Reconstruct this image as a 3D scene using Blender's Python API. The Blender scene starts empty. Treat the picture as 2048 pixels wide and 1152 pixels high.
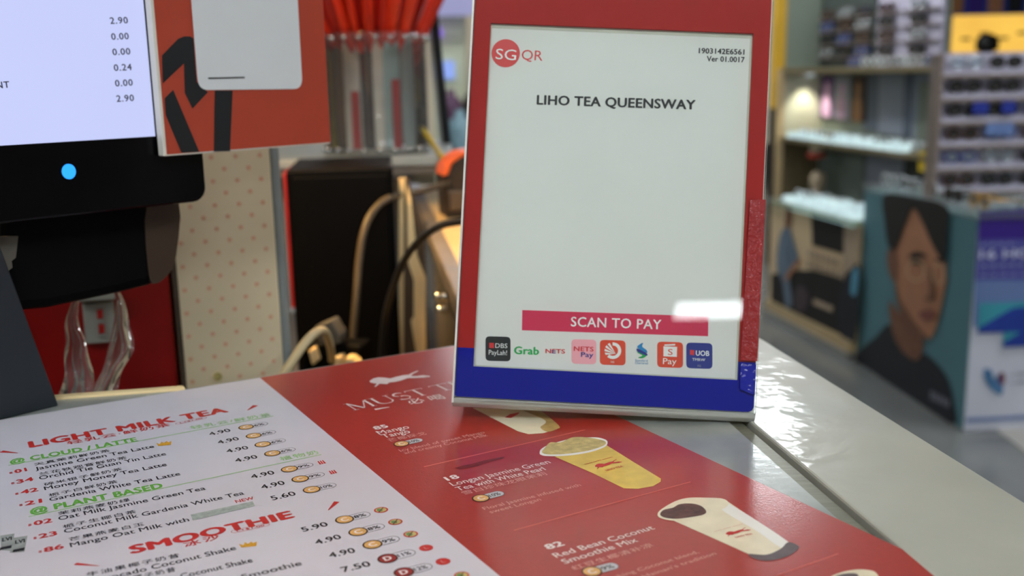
import bpy, bmesh, math, random
from mathutils import Vector, Matrix
random.seed(7)
V = Vector
S = bpy.context.scene
COL = S.collection

# ------------------------------------------------------------------ camera
F_PX, PITCH, ROLL, CAM_H = 2063.0, math.radians(11.8), math.radians(1.1), 0.1716
CAM = V((0, 0, CAM_H))
FW = V((0, math.cos(PITCH), -math.sin(PITCH)))
_r0 = V((1, 0, 0)); _d0 = FW.cross(_r0)
RT = _r0 * math.cos(ROLL) + _d0 * math.sin(ROLL)
DN = _d0 * math.cos(ROLL) - _r0 * math.sin(ROLL)
cd = bpy.data.cameras.new('camera')
cd.sensor_width = 36.0; cd.lens = 36.0 * F_PX / 2048.0
cd.clip_start = 0.01; cd.clip_end = 100
cd.dof.use_dof = True; cd.dof.focus_distance = 0.455; cd.dof.aperture_fstop = 8.5
cam = bpy.data.objects.new('camera', cd); COL.objects.link(cam)
_m = Matrix.Identity(4)
for i in range(3):
    _m[i][0] = RT[i]; _m[i][1] = -DN[i]; _m[i][2] = -FW[i]; _m[i][3] = CAM[i]
cam.matrix_world = _m
S.camera = cam

# ------------------------------------------------------------------ world and view
w = bpy.data.worlds.new('mall_ambient'); S.world = w; w.use_nodes = True
w.node_tree.nodes['Background'].inputs[0].default_value = (0.86, 0.94, 1.0, 1)
w.node_tree.nodes['Background'].inputs[1].default_value = 0.34
S.view_settings.view_transform = 'Standard'; S.view_settings.look = 'None'
S.view_settings.exposure = 0.0; S.view_settings.gamma = 1.0
S.view_settings.use_curve_mapping = False
LAMP = 24.0            # radiance of the ceiling tubes
Z_FLOOR, Z_CEIL = -1.05, 1.75

# ------------------------------------------------------------------ pixel helpers (a pixel is only a direction)
def ray(x, y): return FW + RT * ((x - 1024) / F_PX) + DN * ((y - 576) / F_PX)
def g(x, y, z=0.0):
    r = ray(x, y); return CAM + r * ((z - CAM_H) / r.z)
def at(x, y, d): return CAM + ray(x, y) * d
class Frame:
    def __init__(s, O, X, Y):
        s.O = V(O); s.X = V(X).normalized(); Y = V(Y); s.Y = (Y - s.X * Y.dot(s.X)).normalized(); s.Z = s.X.cross(s.Y)
    def mat(s):
        m = Matrix.Identity(4)
        for i in range(3): m[i][0] = s.X[i]; m[i][1] = s.Y[i]; m[i][2] = s.Z[i]; m[i][3] = s.O[i]
        return m
    def loc(s, x, y, z=0.0):
        r = ray(x, y); o = s.O + s.Z * z
        p = CAM + r * ((o - CAM).dot(s.Z) / r.dot(s.Z)) - s.O
        return (p.dot(s.X), p.dot(s.Y))
    def P(s, a, b, c=0.0): return s.O + s.X * a + s.Y * b + s.Z * c
    def shift(s, a=0, b=0, c=0): return Frame(s.P(a, b, c), s.X, s.Y)
def upright(O, heading_x, heading_y): return Frame(O, (heading_x, heading_y, 0), (0, 0, 1))
def flat(O, ang): return Frame(O, (math.cos(ang), math.sin(ang), 0), (-math.sin(ang), math.cos(ang), 0))
def zoomer(x0, y0, k): return lambda x, y: (x0 + x / k, y0 + y / k)

# ------------------------------------------------------------------ materials
def lin(c):
    c /= 255.0; return c / 12.92 if c <= 0.04045 else ((c + 0.055) / 1.055) ** 2.4
def rgb(t): return (lin(t[0]), lin(t[1]), lin(t[2]), 1)
MATS = {}
def mat(name, col, rough=0.5, metal=0.0, coat=0.0, coat_rough=0.05, emit=0.0, var=0.06, scale=40.0, bump=0.0, bump_scale=60.0, trans=0.0, ior=1.45, detail=3.0, aniso=None, spec=0.5):
    m = bpy.data.materials.new(name); m.use_nodes = True; nt = m.node_tree; b = nt.nodes['Principled BSDF']
    c = rgb(col)
    tc = nt.nodes.new('ShaderNodeTexCoord'); src = tc.outputs['Object']
    if aniso:
        mp = nt.nodes.new('ShaderNodeMapping'); mp.inputs['Scale'].default_value = aniso; nt.links.new(src, mp.inputs[0]); src = mp.outputs[0]
    if var > 0:
        n = nt.nodes.new('ShaderNodeTexNoise'); n.inputs['Scale'].default_value = scale; n.inputs['Detail'].default_value = detail
        nt.links.new(src, n.inputs['Vector'])
        r = nt.nodes.new('ShaderNodeValToRGB')
        r.color_ramp.elements[0].position = 0.3; r.color_ramp.elements[1].position = 0.7
        r.color_ramp.elements[0].color = (*[v * (1 - var) for v in c[:3]], 1)
        r.color_ramp.elements[1].color = (*[min(1, v * (1 + var)) for v in c[:3]], 1)
        nt.links.new(n.outputs['Fac'], r.inputs[0]); nt.links.new(r.outputs[0], b.inputs['Base Color'])
        if emit: nt.links.new(r.outputs[0], b.inputs['Emission Color'])
    else:
        b.inputs['Base Color'].default_value = c
    if emit:
        if var <= 0: b.inputs['Emission Color'].default_value = c
        b.inputs['Emission Strength'].default_value = emit
        b.inputs['Base Color'].default_value = (0.02, 0.02, 0.02, 1)
        for l in list(nt.links):
            if l.to_socket == b.inputs['Base Color']: nt.links.remove(l)
    b.inputs['Roughness'].default_value = rough; b.inputs['Metallic'].default_value = metal
    b.inputs['Coat Weight'].default_value = coat; b.inputs['Coat Roughness'].default_value = coat_rough
    b.inputs['Transmission Weight'].default_value = trans; b.inputs['IOR'].default_value = ior
    b.inputs['Specular IOR Level'].default_value = spec
    if bump > 0:
        n2 = nt.nodes.new('ShaderNodeTexNoise'); n2.inputs['Scale'].default_value = bump_scale; n2.inputs['Detail'].default_value = 2.5
        nt.links.new(src, n2.inputs['Vector'])
        bp = nt.nodes.new('ShaderNodeBump'); bp.inputs['Strength'].default_value = bump; bp.inputs['Distance'].default_value = 0.002
        nt.links.new(n2.outputs['Fac'], bp.inputs['Height']); nt.links.new(bp.outputs[0], b.inputs['Normal'])
        if coat: nt.links.new(bp.outputs[0], b.inputs['Coat Normal'])
    MATS[name] = m; return m
def clear_mat(name, tint=(255, 255, 255), rough=0.02, haze=0.0, ior=1.45, bump=0.0, bump_scale=200):
    m = bpy.data.materials.new(name); m.use_nodes = True; nt = m.node_tree
    nt.nodes.remove(nt.nodes['Principled BSDF']); out = nt.nodes['Material Output']
    tr = nt.nodes.new('ShaderNodeBsdfTransparent'); tr.inputs[0].default_value = rgb(tint)
    gl = nt.nodes.new('ShaderNodeBsdfGlossy'); gl.inputs['Roughness'].default_value = rough
    fr = nt.nodes.new('ShaderNodeFresnel'); fr.inputs[0].default_value = ior
    if bump:
        tc = nt.nodes.new('ShaderNodeTexCoord'); n2 = nt.nodes.new('ShaderNodeTexNoise'); n2.inputs['Scale'].default_value = bump_scale
        bp = nt.nodes.new('ShaderNodeBump'); bp.inputs['Strength'].default_value = bump; bp.inputs['Distance'].default_value = 0.003
        nt.links.new(tc.outputs['Object'], n2.inputs['Vector']); nt.links.new(n2.outputs['Fac'], bp.inputs['Height'])
        nt.links.new(bp.outputs[0], gl.inputs['Normal']); nt.links.new(bp.outputs[0], fr.inputs['Normal'])
    mx = nt.nodes.new('ShaderNodeMixShader')
    nt.links.new(fr.outputs[0], mx.inputs[0]); nt.links.new(tr.outputs[0], mx.inputs[1]); nt.links.new(gl.outputs[0], mx.inputs[2])
    last = mx
    if haze:
        df = nt.nodes.new('ShaderNodeBsdfDiffuse'); df.inputs[0].default_value = rgb((235, 235, 230))
        m2 = nt.nodes.new('ShaderNodeMixShader'); m2.inputs[0].default_value = haze
        nt.links.new(mx.outputs[0], m2.inputs[1]); nt.links.new(df.outputs[0], m2.inputs[2]); last = m2
    nt.links.new(last.outputs[0], out.inputs[0]); MATS[name] = m; return m

# ------------------------------------------------------------------ mesh helpers
class MB:
    def __init__(s): s.v = []; s.f = []
    def add(s, vs, fs):
        k = len(s.v); s.v += [tuple(v) for v in vs]; s.f += [tuple(i + k for i in f) for f in fs]; return s
    def poly(s, pts): return s.add(pts, [tuple(range(len(pts)))])
    def flat(s, pts2, z=0.0):
        a = sum(pts2[i][0] * pts2[(i + 1) % len(pts2)][1] - pts2[(i + 1) % len(pts2)][0] * pts2[i][1] for i in range(len(pts2)))
        if a < 0: pts2 = pts2[::-1]
        return s.poly([(p[0], p[1], z) for p in pts2])
    def prism(s, pts2, z0, z1):
        a = sum(pts2[i][0] * pts2[(i + 1) % len(pts2)][1] - pts2[(i + 1) % len(pts2)][0] * pts2[i][1] for i in range(len(pts2)))
        if a < 0: pts2 = pts2[::-1]
        n = len(pts2)
        vs = [(p[0], p[1], z0) for p in pts2] + [(p[0], p[1], z1) for p in pts2]
        fs = [tuple(range(n - 1, -1, -1)), tuple(range(n, 2 * n))] + [(i, (i + 1) % n, n + (i + 1) % n, n + i) for i in range(n)]
        return s.add(vs, fs)
    def box(s, x0, x1, y0, y1, z0, z1): return s.prism([(x0, y0), (x1, y0), (x1, y1), (x0, y1)], z0, z1)
    def cyl(s, c, r, z0, z1, n=24, r1=None):
        r1 = r if r1 is None else r1
        vs = [(c[0] + r * math.cos(2 * math.pi * i / n), c[1] + r * math.sin(2 * math.pi * i / n), z0) for i in range(n)]
        vs += [(c[0] + r1 * math.cos(2 * math.pi * i / n), c[1] + r1 * math.sin(2 * math.pi * i / n), z1) for i in range(n)]
        return s.add(vs, [tuple(range(n - 1, -1, -1)), tuple(range(n, 2 * n))] + [(i, (i + 1) % n, n + (i + 1) % n, n + i) for i in range(n)])
    def lathe(s, prof, n=32, axis=1, c=(0, 0, 0)):
        """profile of (radius, height); axis 1 = local Y up"""
        vs = []
        for (r, h) in prof:
            for i in range(n):
                a = 2 * math.pi * i / n
                p = (r * math.cos(a), h, -r * math.sin(a)) if axis == 1 else (r * math.cos(a), r * math.sin(a), h)
                vs.append((p[0] + c[0], p[1] + c[1], p[2] + c[2]))
        fs = []
        for k in range(len(prof) - 1):
            for i in range(n):
                j = (i + 1) % n; fs.append((k * n + i, k * n + j, (k + 1) * n + j, (k + 1) * n + i))
        return s.add(vs, fs)
    def tube(s, pts, r, n=10, closed=False):
        pts = [V(p) for p in pts]; m = len(pts); rings = []
        up = V((0, 0, 1))
        for i in range(m):
            a = pts[i - 1] if (i > 0 or closed) else pts[i]; b = pts[(i + 1) % m] if (i < m - 1 or closed) else pts[i]
            t = (b - a).normalized()
            if i == 0:
                up = V((0, 0, 1)) if abs(t.z) < 0.9 else V((1, 0, 0))
            u = t.cross(up).normalized(); up = u.cross(t).normalized()
            rr = r[i] if isinstance(r, (list, tuple)) else r
            rings.append([pts[i] + u * rr * math.cos(2 * math.pi * k / n) + up * rr * math.sin(2 * math.pi * k / n) for k in range(n)])
        vs = [p for q in rings for p in q]; fs = []
        for i in range(m if closed else m - 1):
            for k in range(n):
                j = (k + 1) % n; i2 = (i + 1) % m
                fs.append((i * n + k, i * n + j, i2 * n + j, i2 * n + k))
        if not closed: fs += [tuple(range(n - 1, -1, -1)), tuple((m - 1) * n + k for k in range(n))]
        return s.add(vs, fs)
def finish(o, smooth=False, bevel=0.0, seg=2):
    if smooth:
        for p in o.data.polygons: p.use_smooth = True
    if bevel:
        md = o.modifiers.new('bevel', 'BEVEL'); md.width = bevel; md.segments = seg; md.limit_method = 'ANGLE'; md.angle_limit = math.radians(40)
    return o
def obj(name, mb, m, parent=None, smooth=False, bevel=0.0, fr=None):
    me = bpy.data.meshes.new(name); me.from_pydata([tuple(v) for v in mb.v], [], mb.f); me.update()
    bm = bmesh.new(); bm.from_mesh(me)
    if len(mb.f) > 1: bmesh.ops.recalc_face_normals(bm, faces=bm.faces)
    bm.to_mesh(me); bm.free()
    o = bpy.data.objects.new(name, me); COL.objects.link(o)
    me.materials.append(MATS[m] if isinstance(m, str) else m)
    if parent: o.parent = parent
    if fr: o.matrix_world = fr.mat()
    return finish(o, smooth, bevel)
def tag(o, label, cat, group=None):
    o['label'] = label; o['category'] = cat
    if group: o['group'] = group
    return o
def thing(name, label, cat, fr, group=None):
    o = bpy.data.objects.new(name, None); COL.objects.link(o); o.empty_display_size = 0.02
    o.matrix_world = fr.mat(); return tag(o, label, cat, group)
def structure(o): o['kind'] = 'structure'; return o
def copy_tree(o, parent=None):
    c = o.copy(); COL.objects.link(c)
    if parent: c.parent = parent
    for ch in [x for x in o.children]: copy_tree(ch, c)
    return c
def rrect(x0, x1, y0, y1, r, n=5):
    pts = []
    for (cx, cy, a0) in ((x1 - r, y1 - r, 0), (x0 + r, y1 - r, 90), (x0 + r, y0 + r, 180), (x1 - r, y0 + r, 270)):
        for i in range(n + 1):
            a = math.radians(a0 + 90 * i / n); pts.append((cx + r * math.cos(a), cy + r * math.sin(a)))
    return pts
def rquad(q, r=0.2, n=4):
    """round the corners of a quad by a fraction"""
    out = []
    for i in range(len(q)):
        p = V(q[i]); a = V(q[i - 1]); b = V(q[(i + 1) % len(q)])
        p0 = p + (a - p) * r; p1 = p + (b - p) * r
        for k in range(n + 1):
            t = k / n; out.append(tuple((p0 * (1 - t) ** 2 + p * 2 * t * (1 - t) + p1 * t * t)))
    return out
def smooth(pts, n=5, closed=True):
    m = len(pts); out = []
    P = [V(p) for p in pts]
    for i in range(m if closed else m - 1):
        if closed: p0, p1, p2, p3 = P[i - 1], P[i], P[(i + 1) % m], P[(i + 2) % m]
        else: p0, p1, p2, p3 = P[max(i - 1, 0)], P[i], P[i + 1], P[min(i + 2, m - 1)]
        for k in range(n):
            t = k / n
            out.append(0.5 * ((2 * p1) + (p2 - p0) * t + (2 * p0 - 5 * p1 + 4 * p2 - p3) * t * t + (3 * p1 - p0 - 3 * p2 + p3) * t ** 3))
    if not closed: out.append(P[-1])
    return [tuple(p) for p in out]
def ell(cx, cy, rx, ry, n=28, ang=0.0):
    ca, sa = math.cos(ang), math.sin(ang)
    return [(cx + rx * math.cos(t) * ca - ry * math.sin(t) * sa, cy + rx * math.cos(t) * sa + ry * math.sin(t) * ca) for t in [2 * math.pi * i / n for i in range(n)]]
def ring_faces(mb, outer, inner, z):
    n = len(outer)
    mb.add([(p[0], p[1], z) for p in outer] + [(p[0], p[1], z) for p in inner], [(i, (i + 1) % n, n + (i + 1) % n, n + i) for i in range(n)])
def rect_frame(mb, o, i, z0, z1):
    """frame solid between outer and inner quads (lists of 4 points)"""
    vs = [(p[0], p[1], z0) for p in o] + [(p[0], p[1], z0) for p in i] + [(p[0], p[1], z1) for p in o] + [(p[0], p[1], z1) for p in i]
    fs = []
    n = len(o)
    for k in range(n):
        j = (k + 1) % n
        fs += [(2 * n + k, 2 * n + j, 3 * n + j, 3 * n + k), (k, n + k, n + j, j), (k, j, 2 * n + j, 2 * n + k), (n + k, 3 * n + k, 3 * n + j, n + j)]
    mb.add(vs, fs)

_tc = {}
def glyphs(txt, bold=0.0, spacing=1.0):
    key = (txt, bold, spacing)
    if key in _tc: return _tc[key]
    c = bpy.data.curves.new('lettering', 'FONT'); c.body = txt; c.resolution_u = 3; c.space_character = spacing * (1 + bold * 1.2)
    o = bpy.data.objects.new('lettering_source', c); COL.objects.link(o)
    bpy.context.view_layer.update()
    me = bpy.data.meshes.new_from_object(o.evaluated_get(bpy.context.evaluated_depsgraph_get()))
    v0 = [(v.co.x, v.co.y) for v in me.vertices]; f0 = [tuple(p.vertices) for p in me.polygons]
    bpy.data.objects.remove(o); bpy.data.curves.remove(c); bpy.data.meshes.remove(me)
    vs, fs = [], []
    for q, (dx, dy) in enumerate([(0, 0)] + ([(bold, 0), (-bold, 0), (0, bold * .6), (0, -bold * .6)] if bold else [])):
        k = len(vs); vs += [(x + dx, y + dy, q * 1e-6) for x, y in v0]; fs += [tuple(i + k for i in f) for f in f0]
    _tc[key] = (vs, fs); return vs, fs
def is_cjk(t): return any(ord(ch) > 0x2e80 for ch in t)
def text(parent, fr, name, m, txt, b, e, h, z=0.0003, bold=0.0, spacing=1.0, mb=None):
    """print txt on plane fr: b, e = baseline ends (pixels), h = cap height in pixels straight up at b"""
    p = V(fr.loc(*b)); q = V(fr.loc(*e)); t = V(fr.loc(b[0], b[1] - h))
    d = q - p; L = d.length; d.normalize(); n = V((-d.y, d.x)); hh = (t - p).dot(n)
    return text_local(parent, name, m, txt, p, d, L, hh, z, bold, spacing, mb)
def text_local(parent, name, m, txt, p, d, L, hh, z=0.0003, bold=0.0, spacing=1.0, mb=None):
    p = V(p); d = V(d).normalized(); n = V((-d.y, d.x))
    vs, fs = glyphs(txt, bold, spacing)
    x0 = min(v[0] for v in vs); x1 = max(v[0] for v in vs)
    cap = 0.86 if is_cjk(txt) else 0.69
    sx = L / (x1 - x0); sy = hh / cap
    pts = [((p + d * ((v[0] - x0) * sx) + n * (v[1] * sy)), v[2]) for v in vs]
    own = mb is None
    if own: mb = MB()
    mb.add([(q.x, q.y, z + dz) for q, dz in pts], fs)
    if own: return obj(name, mb, m, parent)
def shape(parent, fr, name, m, px, z=0.0002, sm=False, zp=0.0):
    pts = [fr.loc(*p, zp) for p in px]
    if sm: pts = smooth(pts)
    return obj(name, MB().flat(pts, z), m, parent)
def stroke(parent, fr, name, m, a, b, wpx, z=0.0002, w2=None):
    p = V(fr.loc(*a)); q = V(fr.loc(*b)); d = (q - p).normalized(); n = V((-d.y, d.x))
    w0 = abs((V(fr.loc(a[0], a[1] - wpx)) - p).dot(n)) / 2; w1 = w0 if w2 is None else w0 * w2
    return obj(name, MB().flat([tuple(p + n * w0), tuple(p - n * w0), tuple(q - n * w1), tuple(q + n * w1)], z), m, parent)

# ------------------------------------------------------------------ palette
mat('floor_tile', (120, 122, 120), 0.18, var=0.12, scale=3.0, coat=0.3)
mat('floor_pale_tile', (190, 186, 176), 0.2, var=0.06, scale=4.0, coat=0.3)
mat('plaster', (168, 162, 148), 0.8, var=0.05, scale=2.0)
mat('ceiling_white', (205, 205, 200), 0.8, var=0.03, scale=2.0)
mat('lamp_housing', (200, 200, 198), 0.4, var=0.03)
mat('counter_inner', (160, 165, 160), 0.28, metal=0.35, var=0.22, scale=26.0, detail=6, bump=0.05, bump_scale=120, coat=0.3)
mat('counter_band', (178, 180, 168), 0.36, metal=0.1, var=0.07, scale=14.0, bump=0.2, bump_scale=60, coat=0.36, coat_rough=0.07, detail=5)
mat('counter_channel', (128, 128, 112), 0.34, metal=0.5, var=0.15, scale=60.0, aniso=(1, 8, 1))
mat('dark_gap', (28, 28, 26), 0.6, var=0.1)
mat('counter_warm_lit', (212, 186, 140), 0.45, var=0.06, scale=20.0)
mat('rail_steel', (140, 130, 120), 0.4, metal=0.4, var=0.06, scale=30)
mat('brushed_dark_steel', (110, 96, 78), 0.22, metal=0.75, var=0.35, scale=22, detail=5, bump=0.3, bump_scale=24)
mat('cream_strip', (240, 214, 160), 0.5, var=0.08, scale=14)
mat('worktop_steel', (120, 112, 100), 0.35, metal=0.6, var=0.2, scale=12)
mat('menu_white', (212, 208, 215), 0.32, var=0.015, scale=60, coat=0.35, coat_rough=0.12)
mat('menu_red', (168, 46, 37), 0.34, var=0.04, scale=300, coat=0.7, coat_rough=0.14, bump=0.04, bump_scale=900)
mat('ink_red', (196, 44, 38), 0.4, var=0.04, coat=0.2)
mat('ink_green', (104, 176, 66), 0.4, var=0.04, coat=0.2)
mat('ink_pale_green', (160, 200, 140), 0.4, var=0.04, coat=0.2)
mat('ink_black', (26, 26, 30), 0.4, var=0.05, coat=0.2)
mat('ink_white', (238, 226, 222), 0.35, var=0.02, coat=0.3)
mat('ink_pink', (222, 160, 152), 0.35, var=0.02, coat=0.3)
mat('ink_dark_red', (116, 34, 34), 0.4, var=0.2, scale=300)
mat('ink_divider', (214, 104, 92), 0.35, var=0.02)
mat('badge_ring', (58, 36, 22), 0.4, var=0.05)
mat('badge_gold', (224, 172, 100), 0.35, var=0.12, scale=300, coat=0.2)
mat('badge_red', (150, 42, 40), 0.35, var=0.05)
mat('badge_line', (90, 86, 88), 0.4, var=0.05)
mat('badge_grey', (196, 194, 198), 0.4, var=0.04)
mat('sticker_grey', (158, 168, 160), 0.5, var=0.22, scale=500)
mat('gold_icon', (216, 160, 46), 0.4, var=0.1, scale=400)
mat('packet_grey', (150, 156, 152), 0.4, var=0.15, scale=300)
mat('leaf_green', (96, 140, 80), 0.4, var=0.2, scale=500)
mat('cup_yellow', (220, 190, 84), 0.35, var=0.12, scale=120, coat=0.4)
mat('cup_foam', (196, 178, 112), 0.4, var=0.25, scale=260, coat=0.3)
mat('cup_cream', (232, 222, 192), 0.35, var=0.06, scale=120, coat=0.4)
mat('cup_white', (240, 238, 230), 0.35, var=0.02, coat=0.4)
mat('cup_brown', (92, 62, 56), 0.4, var=0.45, scale=330)
mat('cup_base', (92, 78, 80), 0.4, var=0.2, scale=200)
mat('cup_tan', (176, 146, 88), 0.4, var=0.25, scale=160)
mat('sign_red', (172, 36, 34), 0.5, var=0.03, scale=60, spec=.2)
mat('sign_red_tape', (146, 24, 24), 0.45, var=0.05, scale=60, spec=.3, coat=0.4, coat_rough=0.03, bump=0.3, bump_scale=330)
mat('sign_blue', (5, 14, 146), 0.5, var=0.04, scale=60, spec=.2)
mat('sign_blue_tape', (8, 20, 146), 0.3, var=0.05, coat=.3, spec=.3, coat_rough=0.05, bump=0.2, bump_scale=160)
mat('sign_paper', (232, 230, 227), 0.6, var=0.01, scale=20)
mat('paper_edge', (205, 204, 190), 0.6, var=0.05)
mat('pink_banner', (214, 46, 86), 0.4, var=0.03)
mat('logo_red', (214, 52, 56), 0.4, var=0.02)
mat('print_white', (245, 245, 245), 0.5, var=0.0)
mat('print_black', (34, 34, 36), 0.5, var=0.03)
mat('print_grab_green', (28, 168, 84), 0.5, var=0.02)
mat('print_pale_pink', (248, 172, 184), 0.5, var=0.02)
mat('print_blue', (44, 56, 140), 0.5, var=0.02)
mat('print_navy', (40, 52, 138), 0.5, var=0.02)
mat('print_orange', (224, 74, 46), 0.5, var=0.02)
mat('print_teal', (36, 130, 190), 0.5, var=0.02)
mat('print_grey', (150, 150, 155), 0.5, var=0.02)
clear_mat('acrylic_sheet', (253, 255, 253), 0.012, ior=1.3)
clear_mat('acrylic_edge', (236, 232, 220), 0.05, haze=0.4)
mat('acrylic_bright', (226, 224, 214), 0.2, var=0.08, scale=80, coat=0.6)
mat('monitor_black', (6, 6, 8), 0.2, var=0.1, spec=.25)
mat('monitor_body', (5, 5, 6), 0.6, var=0.1, spec=.1)
mat('stand_navy', (30, 36, 42), 0.45, var=0.06, scale=30)
mat('screen_glow', (198, 206, 250), emit=1.0, var=0.02, scale=6, rough=0.3)
mat('screen_ink', (40, 42, 62), emit=1.0, var=0)
mat('led_blue', (30, 150, 255), emit=1.6, var=0)
mat('card_orange', (172, 66, 44), 0.4, var=0.02, coat=0.25)
mat('card_ink', (28, 30, 32), 0.45, var=0.05)
mat('card_panel', (214, 218, 218), 0.45, var=0.01)
mat('card_edge', (214, 210, 196), 0.3, var=0.04)
mat('patch_grey', (96, 92, 82), 0.6, var=0.2, scale=60)
mat('red_laminate', (158, 14, 12), 0.35, var=0.06, scale=12)
mat('red_lip', (206, 40, 34), 0.35, var=0.05)
mat('dotted_cream', (238, 220, 184), 0.55, var=0.02, scale=10)
mat('dot_red', (234, 178, 142), 0.55, var=0.05)
mat('dark_seam', (74, 62, 50), 0.6, var=0.1)
mat('grey_trim', (150, 158, 158), 0.4, metal=0.2, var=0.08, scale=20)
mat('socket_white', (168, 168, 158), 0.4, var=0.04)
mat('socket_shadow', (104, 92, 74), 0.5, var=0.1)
mat('rocker_red', (176, 30, 26), 0.35, var=0.1)
clear_mat('plastic_film', (252, 250, 248), 0.1, haze=0.13, ior=1.4, bump=0.12, bump_scale=30)
mat('black_plastic', (4, 4, 5), 0.5, var=0.15, spec=.12)
mat('black_metal', (26, 28, 30), 0.35, metal=0.3, var=0.1)
mat('cable_taupe', (76, 66, 50), 0.5, var=0.06)
mat('cable_cream', (206, 188, 146), 0.5, var=0.06)
mat('cable_black', (20, 19, 18), 0.45, var=0.08)
mat('plug_grey', (92, 90, 84), 0.5, var=0.1)
mat('plug_cream', (240, 214, 160), 0.5, var=0.06)
mat('shelf_grey', (168, 174, 170), 0.4, var=0.06, scale=8)
clear_mat('canister_clear', (250, 253, 252), 0.03, haze=0.07, ior=1.45, bump=.15, bump_scale=40)
mat('chrome', (210, 212, 212), 0.12, metal=1.0, var=0.03)
mat('bag_red', (232, 52, 22), 0.3, var=0.15, scale=14, coat=0.4)
mat('bag_dark_red', (166, 20, 12), 0.35, var=0.15, scale=14, coat=0.3)
mat('steel_brown', (104, 90, 76), 0.3, metal=0.5, var=0.2, scale=10)
mat('cup_grey', (206, 198, 184), 0.3, var=0.08, coat=.5)
mat('pack_teal', (160, 182, 180), 0.25, var=0.1, coat=.6)
mat('pack_dark', (56, 46, 44), 0.4, var=0.1)
mat('strip_red', (170, 30, 34), 0.4, var=0.1)
mat('strip_yellow', (206, 176, 50), 0.4, var=0.1)
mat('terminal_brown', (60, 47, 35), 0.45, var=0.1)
mat('orange_rim', (250, 110, 50), 0.4, var=0.05)
mat('jar_cream', (206, 190, 140), 0.35, var=0.08, coat=0.3)
mat('jar_lid', (30, 26, 24), 0.4, var=0.1)
print('palette ok')

# ------------------------------------------------------------------ the mall around the stall
structure(obj('floor', MB().box(-6, 6, -8, 13, Z_FLOOR - 0.05, Z_FLOOR), 'floor_tile'))
structure(obj('ceiling', MB().box(-6, 6, -8, 13, Z_CEIL, Z_CEIL + 0.05), 'ceiling_white'))
structure(obj('wall_back', MB().box(-6, 6, 13, 13.1, Z_FLOOR, Z_CEIL), 'plaster'))
structure(obj('wall_left', MB().box(-6.1, -6, -8, 13, Z_FLOOR, Z_CEIL), 'plaster'))
structure(obj('wall_right', MB().box(6, 6.1, -8, 13, Z_FLOOR, Z_CEIL), 'plaster'))

def tube_light(x, y, ang, L=1.2, warm=False, where='over the drinks counter', n=2, k=1.0):  # ceiling lamps out of view, placed to light the scene
    fr = flat((x, y, Z_CEIL), ang)
    gm = 'tube_glow_%s_%.2f' % ('warm' if warm else 'white', k)
    if gm not in MATS: mat(gm, (255, 206, 132) if warm else (244, 250, 255), emit=LAMP * k, var=0)
    t = thing('ceiling_light', ('warm' if warm else 'white') + ' unseen ceiling lamp with glowing tubes ' + where, 'light', fr)
    obj('housing', MB().box(-L / 2 - .03, L / 2 + .03, -.055 * n, .055 * n, -.05, 0), 'lamp_housing', t, bevel=.006)
    for q in range(n):
        yy = (q - (n - 1) / 2) * .11
        pts = [(-L / 2 + L * i / 6, yy, -.072) for i in range(7)]
        obj('tube', MB().tube(pts, .02, 10), gm, t, smooth=True)
tube_light(0.35, -1.5, 0.0, 1.5, where='a step behind the counter front', n=4, k=1.25)
tube_light(-1.3, -0.9, 0.3, 1.5, where='left of the counter front', n=3, k=1.0)
tube_light(1.9, -0.6, 1.4, 1.5, where='right of the counter front', n=3, k=0.8)
tube_light(1.34, -6.15, 0.02, 1.3, where='far behind the counter front', n=4, k=1.2)
tube_light(2.7, 2.6, 1.5, 1.5, where='over the eyewear box', n=4, k=1.5)
tube_light(1.3, 5.3, 1.45, 1.1, where='over the eyewear shelves', n=4, k=1.2)
tube_light(0.2, 2.6, 1.4, 1.2, where='over the walkway', n=2, k=0.25)
tube_light(0.2, 5.9, 1.45, 1.5, where='between the eyewear shelves and the corridor', n=3, k=1.5)  # added to brighten the eyewear shelf fronts
tube_light(-3.8, 4.0, 1.4, 1.5, where='over the mall corridor', n=3, k=1.0)
tube_light(-0.6, 8.0, 0.0, 1.5, where='deep in the mall corridor', n=3, k=1.0)
tube_light(2.6, 8.6, 0.0, 1.5, where='near the yellow lit sign', n=3, k=0.6)
tube_light(-0.7, 0.78, 1.4, 0.6, True, 'over the staff side of the counter', n=2, k=1.2)

# ------------------------------------------------------------------ drinks counter
dC = V((0.158, -0.9874, 0)).normalized(); nC = V((-dC.y, dC.x, 0))     # along the counter towards us / to the right of it
def along(p, y):   # point on the counter line through p at world y
    return p + dC * ((y - p.y) / dC.y)
gl_, gr_, ge_ = g(1571, 945), g(1649, 973), g(1783, 843)
NEAR, FAR = -0.12, 1.62
ctr = thing('shop_counter', 'grey vinyl-covered drinks shop counter carrying the menu and the payment sign', 'counter', flat((0, 0, 0), 0))
m_b0, m_b1 = g(520, 758), g(905, 695)
u_m = (m_b1 - m_b0).normalized(); v_m = V((u_m.y, -u_m.x, 0))            # across the menu / towards us
def xy(p): return (p.x, p.y)
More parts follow.
